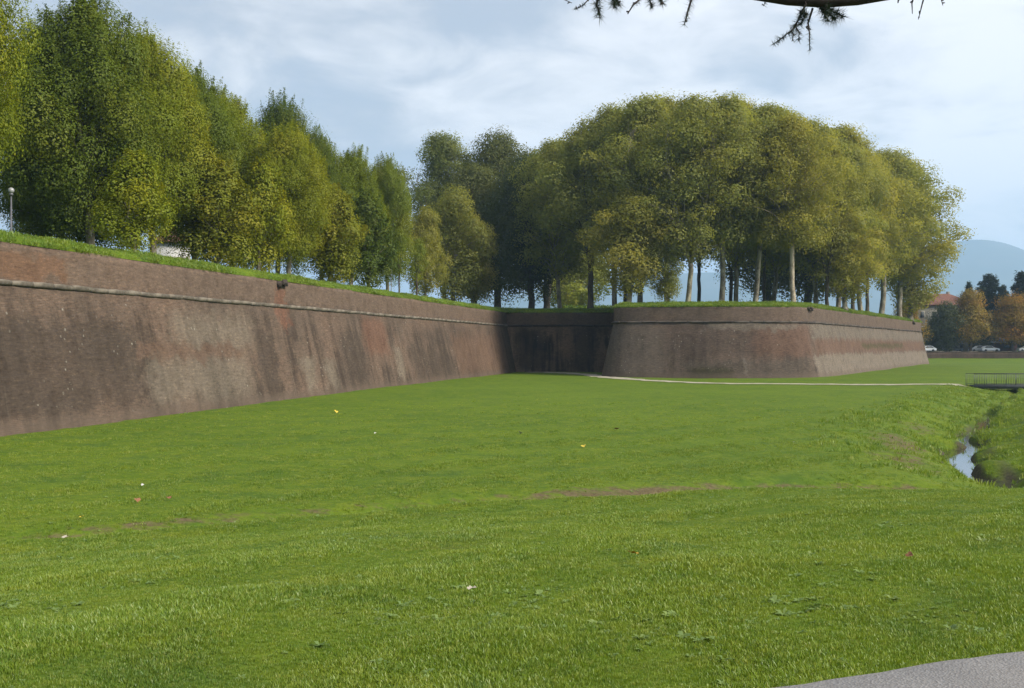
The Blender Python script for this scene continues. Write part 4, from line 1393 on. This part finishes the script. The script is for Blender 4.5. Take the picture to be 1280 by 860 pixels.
def make_car(px, Y, paint, label, rz=0.0, van=False, length=4.3):
    m, b = new_mat("car_paint")
    finish(b, principled(b, paint, .3, .5))
    X = px2x(px, Y)
    e = empty("parked_car", (X, Y, ZS), rz); tag(e, label, "car", "cars parked along the far street")
    L, W, Hh = length, 1.75, (1.95 if van else 1.45)
    # side outline (x, z)
    if van:
        out = [(-.50, .30), (-.50, .95), (-.48, 1.80), (-.44, 1.95), (.22, 1.95), (.34, 1.15), (.48, .95), (.50, .70), (.50, .30)]
    else:
        out = [(-.50, .32), (-.50, .78), (-.47, .92), (-.40, .98), (-.27, 1.40), (-.18, 1.45), (.06, 1.43), (.20, .98), (.42, .86), (.49, .70), (.50, .32)]
    n = len(out)
    V = []
    for s, sh in ((-1, 1), (1, 1)):
        for x_, z_ in out:
            inset = 0.14 * sstep(.95, 1.45, np.array(z_)) if z_ > .95 else 0
            V.append((x_ * L, s * (W / 2 - float(inset)), z_))
    q = [[i, (i + 1) % n, n + (i + 1) % n, n + i] for i in range(n)]
    bm = bmesh.new()
    vs = [bm.verts.new(v) for v in V]
    for f in q: bm.faces.new([vs[i] for i in f])
    bm.faces.new(vs[:n][::-1]); bm.faces.new(vs[n:])
    bmesh.ops.recalc_face_normals(bm, faces=bm.faces)
    bmesh.ops.bevel(bm, geom=list(bm.edges), offset=.05, segments=2, affect='EDGES')
    me = bpy.data.meshes.new("body"); bm.to_mesh(me); bm.free(); me.materials.append(m)
    link("body", me, e)
    for s in (-1, 1):
        wv_ = [(-.36 * L, .98), (-.25 * L, 1.34), (.05 * L, 1.34), (.165 * L, .98)] if not van else [(.0, 1.15), (.0, 1.75), (.24 * L, 1.75), (.33 * L, 1.15)]
        yo = s * (W / 2 + .012); yi = s * (W / 2 - .11)
        vv = [(wv_[0][0], yo, wv_[0][1]), (wv_[1][0], yi if not van else yo - s * .1, wv_[1][1]), (wv_[2][0], yi if not van else yo - s * .1, wv_[2][1]), (wv_[3][0], yo, wv_[3][1])]
        vv2 = [(a, y - s * .04, c) for a, y, c in vv]
        g = MB(); g.add(vv + vv2, [[0, 1, 2, 3], [4, 7, 6, 5], [0, 4, 5, 1], [1, 5, 6, 2], [2, 6, 7, 3], [3, 7, 4, 0]])
        g.build("side_window", M['glass'], e)
        for xx in (-.30 * L, .31 * L):
            wt = MB(); wt.tube([(xx, s * (W / 2 - .20), .32), (xx, s * (W / 2 + .02), .32)], [.32, .32], 16); wt.build("wheel", M['tyre'], e)
    MB().box((.502 * L, -.6, .70), (.05, .34, .14)).build("headlight", M['globe'], e)
    MB().box((.502 * L, .6, .70), (.05, .34, .14)).build("headlight", M['globe'], e)
    return e


make_car(1158, 258, (.75, .75, .75), "white car half hidden behind the right end of the bastion", R(180), length=4.2)
make_car(1192, 261, (.05, .055, .065), "dark grey car parked left of the two white cars on the far street", 0)
make_car(1222, 262, (.78, .78, .76), "white hatchback on the far street, left one of the two white cars", R(180), length=3.9)
make_car(1237, 259.5, (.70, .71, .72), "silver white saloon on the far street, right one of the two white cars", 0)
make_car(1283, 259, (.76, .76, .76), "white car cut off by the right edge of the picture", R(180))

# flat roofed kiosk with blue panel
kx, ky = px2x(1256, 268), 268.0
k_ = empty("kiosk", (kx, ky, ZS)); tag(k_, "flat pale roofed kiosk with maroon front behind the far street, blue panel on top", "kiosk")
MB().box((0, 0, 1.1), (5.0, 2.4, 2.2)).build("wall", M['maroon'], k_)
MB().box((0, -.3, 2.36), (5.8, 3.6, .28)).build("roof", M['white'], k_)
MB().box((-1.2, -.8, 2.95), (1.6, .15, .8)).build("sign_panel", M['blue'], k_)
MB().box((0.4, -1.225, 1.3), (2.6, .06, .9)).build("window", M['glass'], k_)


def house(name, label, X, Y, z0, w, dpt, hw_, rh, wallm, rz, storeys, bays, hip=True):
    e = empty(name, (X, Y, z0), rz); tag(e, label, "building")
    MB().box((0, 0, hw_ / 2 - .3), (w, dpt, hw_ + .6)).build("wall", wallm, e)
    ov = .6
    a, c = w / 2 + ov, dpt / 2 + ov
    r_ = max(.1, w / 2 - dpt / 2) if hip else w / 2 + ov
    V = [(-a, -c, 0), (a, -c, 0), (a, c, 0), (-a, c, 0), (-r_, 0, rh), (r_, 0, rh), (-a, -c, -.22), (a, -c, -.22), (a, c, -.22), (-a, c, -.22)]
    g = MB(); g.add(np.array(V) + np.array([0, 0, hw_ + .23]), [[0, 1, 5, 4], [2, 3, 4, 5], [6, 7, 1, 0], [7, 8, 2, 1], [8, 9, 3, 2], [9, 6, 0, 3], [9, 8, 7, 6]], [[1, 2, 5], [3, 0, 4]])
    rf = g.build("roof", M['roof'], e)
    for xx in (-w * .22, w * .18):
        MB().box((xx, .4, hw_ + rh * .9 + .4), (.7, .7, 1.4)).build("chimney", wallm, rf)
    fm = MB().box((0, -.04, 0), (1.25, .12, 1.75)).mesh("window", M['plaster'])
    pm = MB().box((0, -.11, 0), (1.0, .06, 1.5)).mesh("pane", M['shutter'])
    for s in range(storeys):
        for k in range(bays):
            xx = -w / 2 + (k + .5) * w / bays; zz = 1.7 + s * (hw_ / storeys)
            wn = link("window", fm, e); wn.location = (xx, -dpt / 2, zz)
            p = link("pane", pm, wn)
    return e


house("house", "house with a red tiled roof behind the dark bushy tree beyond the bastion", px2x(1172, 290), 290, ZS, 17, 11, py2z(383, 290) - ZS, 3.2, M['plaster'], R(4), 3, 5)
house("villa", "pale house front showing between tree trunks behind the parked cars", px2x(1215, 284), 284, ZS, 11, 8, 6.0, 2.0, M['plaster'], R(-3), 2, 4)
house("town_house", "white house corner glimpsed behind the thick trunk above the left wall", px2x(210, 150), 152, 0, 4.5, 6, py2z(306, 152), 2.4, M['white'], R(20), 4, 3)

# street trees
fs = "trees along the far street"
for (pr, nm, px, Y, top, hw, tint, lab) in [
    (PB_[0], "bushy_tree", 1184, 259.5, 376, 25, (.8, .82, 1.0), "dark grey-green bushy tree beside the right end of the bastion"),
    (PA[0], "autumn_tree", 1213, 259, 361, 27, (1, 1.1, 1), "orange pointed autumn tree in front of the two white cars"),
    (PA[1], "autumn_tree", 1266, 259, 366, 30, (1, 1.0, .9), "orange autumn tree next to the right edge, by the kiosk"),
    (PA[0], "autumn_tree", 1300, 260, 368, 26, (1, 1.1, 1), "orange autumn tree beyond the right edge of the picture"),
    (PC[0], "cedar_tree", 1236, 284, 341, 36, (1, 1, 1), "tallest dark spreading cedar behind the orange trees"),
    (PC[1], "fir_tree", 1211, 290, 351, 12, (1, 1, 1), "slim dark fir left of the tallest cedar"),
    (PC[1], "fir_tree", 1277, 284, 338, 22, (1, 1, 1), "dark conifer at the right edge above the second orange tree"),
    (PC[0], "cedar_tree", 1254, 280, 355, 20, (1.1, 1.1, 1.0), "lower rounded dark conifer right of the tallest cedar"),
    (PB_[1], "bushy_tree", 1246, 275, 402, 20, (.5, .55, .65), "low dark shrubby tree behind the silver white saloon"),
    (PB_[0], "bushy_tree", 1226, 272, 404, 18, (.5, .55, .65), "low dark shrubby tree behind the white hatchback"),
    (PB_[1], "bushy_tree", 1276, 273, 402, 20, (.5, .55, .65), "low dark shrubby tree behind the kiosk at the right edge"),
    (PB_[1], "bushy_tree", 1168, 264, 400, 14, (.6, .65, .7), "dark shrub just past the bastion's right end"),
    (PA[1], "autumn_tree", 1134, 246, 377, 22, (.95, 1.0, .9), "rusty low tree seen past the grove at the bastion's far end"),
    (PC[0], "cedar_tree", 1310, 290, 345, 30, (1, 1, 1), "dark cedar beyond the right edge of the picture"),
]:
    z0 = ZS - .05 if Y > 256 else 0.6
    place(pr, nm, px2x(px, Y), Y, z0, py2z(top, Y) - z0, hw * 1.12 / F * Y, rt.uniform(0, 6.28), tint, lab, fs)

# ------------------------------------------------------------------ mountains
m, b = new_mat("mountain_forest")
pos = b.new('ShaderNodeNewGeometry').outputs['Position']
mn = b.noise(pos, 0.003, 6, .6)
finish(b, principled(b, b.mix(b.ss(mn, .35, .65), (0.035, 0.05, 0.03), (0.07, 0.075, 0.045)), .95, .05))
M['mountain'] = m
YM = 6800.0
ridge_px = np.array([-500, -200, 200, 480, 560, 640, 720, 800, 860, 920, 1000, 1080, 1140, 1190, 1215, 1240, 1262, 1287, 1320, 1380, 1500, 1750, 2100])
ridge_py = np.array([405, 398, 392, 385, 378, 366, 354, 346, 341, 340, 335, 322, 312, 303, 299, 299.5, 304.5, 316, 328, 336, 345, 370, 405])
xs = np.linspace(-500, 2100, 240)
ry = np.interp(xs, ridge_px, ridge_py)
for _ in range(3): ry[1:-1] = (ry[:-2] + 2 * ry[1:-1] + ry[2:]) / 4
ry = ry + 0.7 * wob(xs, xs * 0, 91, .06)
ts = np.linspace(0, 1, 14)
V = []
for t in ts:
    prof_ = t ** 1.5
    Yt = YM - 2800 * (1 - t)
    V.append(np.c_[(xs - 640) / F * YM, np.full(len(xs), Yt) + 60 * wob(xs * .05, xs * 0 + t * 5, 92, 1.0) * (1 - t), -5 + prof_ * ((HOR - ry) / F * YM + EYE + 5) * (1 + .05 * wob(xs, xs * 0 + t * 9, 93, .03) * (t < 1) * t)])
for t in (0.5, 0.0):
    V.append(np.c_[(xs - 640) / F * YM, np.full(len(xs), YM + 1800 * (1 - t)), -5 + t * ((HOR - ry) / F * YM + EYE + 5)])
V = np.concatenate(V); n = len(xs)
q = np.array([[j * n + i, j * n + i + 1, (j + 1) * n + i + 1, (j + 1) * n + i] for j in range(len(ts) + 1) for i in range(n - 1)])
tag(link("mountains", mesh_np("mountains", V, q, M['mountain'], True)), kind='structure')

# ------------------------------------------------------------------ cedar whose limb hangs into the top of the picture
YC = 8.0
ce = empty("overhanging_cedar", (8.5, -1.5, 2.05)); tag(ce, "conifer limb with hanging needled twigs across the top edge of the picture", "tree")
co_ = np.array([8.5, -1.5, 2.05])
def cpt(px, py, Y=YC): return np.array([px2x(px, Y), Y, py2z(py, Y)])
tk = MB(); tk.tube([(0, 0, -.3), (0, 0, .2), (.05, 0, 2.5), (0, .05, 6), (.1, 0, 10), (0, 0, 14)], [.52, .42, .36, .3, .2, .05], 12)
tk.build("trunk", M['bark_dark'], ce, True)
limb = [np.array([8.5, -1.45, 8.3]), np.array([6.6, 2.6, 7.9]), cpt(1330, -78, 6.9), cpt(1230, -44, 7.6), cpt(1160, -22), cpt(1110, -8.5), cpt(1072, -2), cpt(1030, 1.0), cpt(985, -1.5), cpt(945, -7), cpt(890, -16), cpt(820, -20), cpt(740, -22), cpt(690, -30)]
lb = MB(); lb.tube(np.array(limb) - co_, [.12, .095, .07, .06, .052, .05, .05, .051, .048, .043, .03, .022, .015, .008], 9)
twig_mat = simple_mat("twig_bark", (0.040, 0.030, 0.028), .9, var=.4, scale=9)
lb.build("limb", twig_mat, ce, True)
rn = np.random.RandomState(12)


def twig(pts, r0, needles, nl=.055, dens=150):
    P = np.array([cpt(*p) + np.array([0, rn.uniform(-.05, .05), 0]) for p in pts]) - co_
    t = MB(); t.tube(P, np.linspace(r0, r0 * .35, len(P)), 5)
    for k in range(4):   # knobbly spurs
        f = rn.rand() * (len(P) - 1.01); i = int(f); p = P[i] + (P[i + 1] - P[i]) * (f - i)
        dv = rn.normal(size=3); dv /= np.linalg.norm(dv)
        t.tube([p, p + dv * .02], [r0 * .8, r0 * .5], 5)
    o = t.build("twig", twig_mat, ce, True)
    if needles:
        seg = np.linalg.norm(np.diff(P, axis=0), axis=1); L = seg.sum(); n = max(30, int(dens * L * 3.6))
        s = np.concatenate([[0], np.cumsum(seg)])
        V, Tq = [], []
        for k in range(n):
            u = (needles[0] + (needles[1] - needles[0]) * rn.rand()) * L
            p = np.array([np.interp(u, s, P[:, j]) for j in range(3)])
            dv = rn.normal(size=3) + np.array([0, 0, -.5]); dv /= np.linalg.norm(dv)
            tip = p + dv * nl * rn.uniform(.6, 1.2)
            sd_ = np.cross(dv, rn.normal(size=3)); sd_ /= np.linalg.norm(sd_); sd_ *= .0020
            b0 = len(V); V += [p - sd_, p + sd_, tip]; Tq.append((b0, b0 + 1, b0 + 2))
        nm = link("needles", mesh_np("needles", np.array(V), np.array(Tq), M['needle'], fattr={'rnd': rn.rand(n), 'lobe': rn.rand(n)}), o)
        nm['kind'] = 'stuff'
    return o


twig([(1006, 6), (1000, 22), (990, 38), (967, 55)], .009, (0, 1), .05, 260)
twig([(1002, 12), (1006, 20), (1000, 30)], .006, (0, 1), .06, 500)
twig([(996, 30), (1000, 40), (999, 50)], .005, (0, 1), .05, 200)
twig([(988, 38), (991, 45), (989, 52)], .005, (0, 1), .04, 200)
twig([(1018, 8), (1011, 28), (1010, 45), (1011, 64)], .009, (.2, 1), .045, 70)
twig([(1025, 8), (1034, 14), (1046, 22)], .008, (0, 1), .085, 520)
twig([(1030, 8), (1044, 12), (1056, 20)], .007, (0, 1), .08, 420)
twig([(1032, 8), (1028, 18), (1036, 26)], .006, (0, 1), .07, 320)
twig([(957, -4), (956, 6)], .006, (0, 1), .035, 120)
twig([(1126, -20), (1124, -4), (1122, 4)], .012, None)
twig([(1146, -22), (1142, 2), (1138, 19)], .008, None)
twig([(1160, -22), (1150, 8), (1147, 25)], .008, None)
twig([(1174, -24), (1174, -4), (1176, 9)], .007, None)
twig([(690, -26), (702, -2), (715, 4)], .007, None)
twig([(735, -22), (736, -2), (728, 8), (719, 9)], .007, (.6, 1), .03, 60)
twig([(752, -20), (746, 4), (749, 14), (750, 22)], .010, (.1, 1), .075, 300)
twig([(762, -20), (766, -4), (768, 8)], .008, (.1, 1), .075, 420)
twig([(776, -20), (770, -4), (774, 6)], .008, (.1, 1), .075, 420)
twig([(800, -20), (802, -4), (792, 5), (785, 16)], .011, (.1, .7), .05, 60)
twig([(812, -20), (813, -2), (816, 8)], .008, (.1, 1), .06, 300)
twig([(828, -18), (826, 0), (829, 6)], .012, (.1, 1), .06, 260)
twig([(850, -17), (848, -2)], .012, (.2, 1), .05, 100)
twig([(866, -16), (863, 2), (858, 18), (855, 32)], .011, (.1, 1), .06, 130)

# ------------------------------------------------------------------ fallen leaves and scraps in the grass
leafm = {}
for nm, c in (("rust", (.20, .09, .04)), ("yellow", (.55, .40, .05)), ("pale", (.36, .32, .25)), ("white", (.50, .49, .46)), ("orange", (.60, .28, .03))):
    leafm[nm] = simple_mat("fallen_leaf_" + nm, c, .7)
def py2ground(px, py):
    lo, hi = 4.0, 200.0
    for Y in np.arange(5, 120, .05):
        if th_fast(px2x(px, Y), Y) > py2z(py, Y): return px2x(px, Y), Y
    return px2x(px, 60), 60
_ys = np.arange(5, 120, .05)
def th_ground(px, py):
    X = px2x(px, _ys); z = terrain(X, _ys); k = np.argmax(z > py2z(py, _ys))
    return float(X[k]), float(_ys[k]), float(z[k])
for px, py, c, s, lab in [
    (171, 629, "rust", .16, "rust brown fallen leaf above the bare streak, left one of a pair"),
    (211, 626, "rust", .14, "rust brown fallen leaf above the bare streak, right one of a pair"),
    (82, 677, "pale", .12, "pale fallen leaf on the bare streak near the left edge"),
    (103, 650, "yellow", .11, "small yellowish fallen leaf just above the left end of the bare streak"),
    (790, 700, "orange", .12, "orange fallen leaf in the grass right of the picture's middle"),
    (590, 747, "pale", .10, "pale dry leaf lying in the near grass below the picture's middle"),
    (650, 543, "white", .2, "crumpled white paper scrap far out on the meadow"),
    (730, 560, "yellow", .20, "pale yellow leaf alone on the meadow right of the paper scrap"),
    (771, 538, "rust", .22, "reddish fallen leaf on the meadow right of the paper scrap"),
    (469, 543, "white", .10, "tiny white fleck on the meadow left of the paper scrap"),
    (178, 609, "white", .08, "whitish fleck on the grass above the pair of rust leaves"),
    (992, 555, "white", .12, "white fleck on the meadow towards the creek"),
    (420, 516, "yellow", .30, "yellow leaf close to the foot of the left wall"),
    (1138, 702, "rust", .07, "small reddish leaf in the near grass on the right"),
]:
    x_, y_, z_ = th_ground(px, py)
    rr = np.random.RandomState(px)
    nseg = 11
    V = [(0, 0, .02)]
    for k in range(nseg):
        a = k / nseg * 6.283; r_ = s * .5 * (1 + .35 * math.cos(3 * a + 1) + rr.uniform(-.2, .2))
        V.append((r_ * math.cos(a), r_ * math.sin(a) * .8, .02 + s * .22 * rr.rand()))
    t = [[0, 1 + k, 1 + (k + 1) % nseg] for k in range(nseg)]
    o = link("paper_scrap" if "paper" in lab else "fallen_leaf", mesh_np("fallen_leaf", np.array(V), np.array(t), leafm[c]))
    o.location = (x_, y_, z_ + .05); o.rotation_euler = (rr.uniform(-.5, .5) + .3, rr.uniform(-.4, .4), rr.uniform(0, 6))
    tag(o, lab, "litter" if "paper" in lab else "leaf", "fallen leaves and flecks on the meadow")

# ------------------------------------------------------------------ haze
m, b = new_mat("haze")
vp = b.new('ShaderNodeVolumePrincipled')
vp.inputs['Color'].default_value = (0.48, 0.70, 1.0, 1)
vp.inputs['Density'].default_value = 1.9e-4
vp.inputs['Anisotropy'].default_value = 0.2
o_ = b.new('ShaderNodeOutputMaterial')
b.t.links.new(vp.outputs[0], o_.inputs['Volume'])
hz = MB(); hz.box((0, 0, 0), (2, 2, 2))
hzo = hz.build("haze", m)
hzo.location = (0, 0, 400); hzo.scale = (11000, 11000, 404)
tag(hzo, kind='stuff')
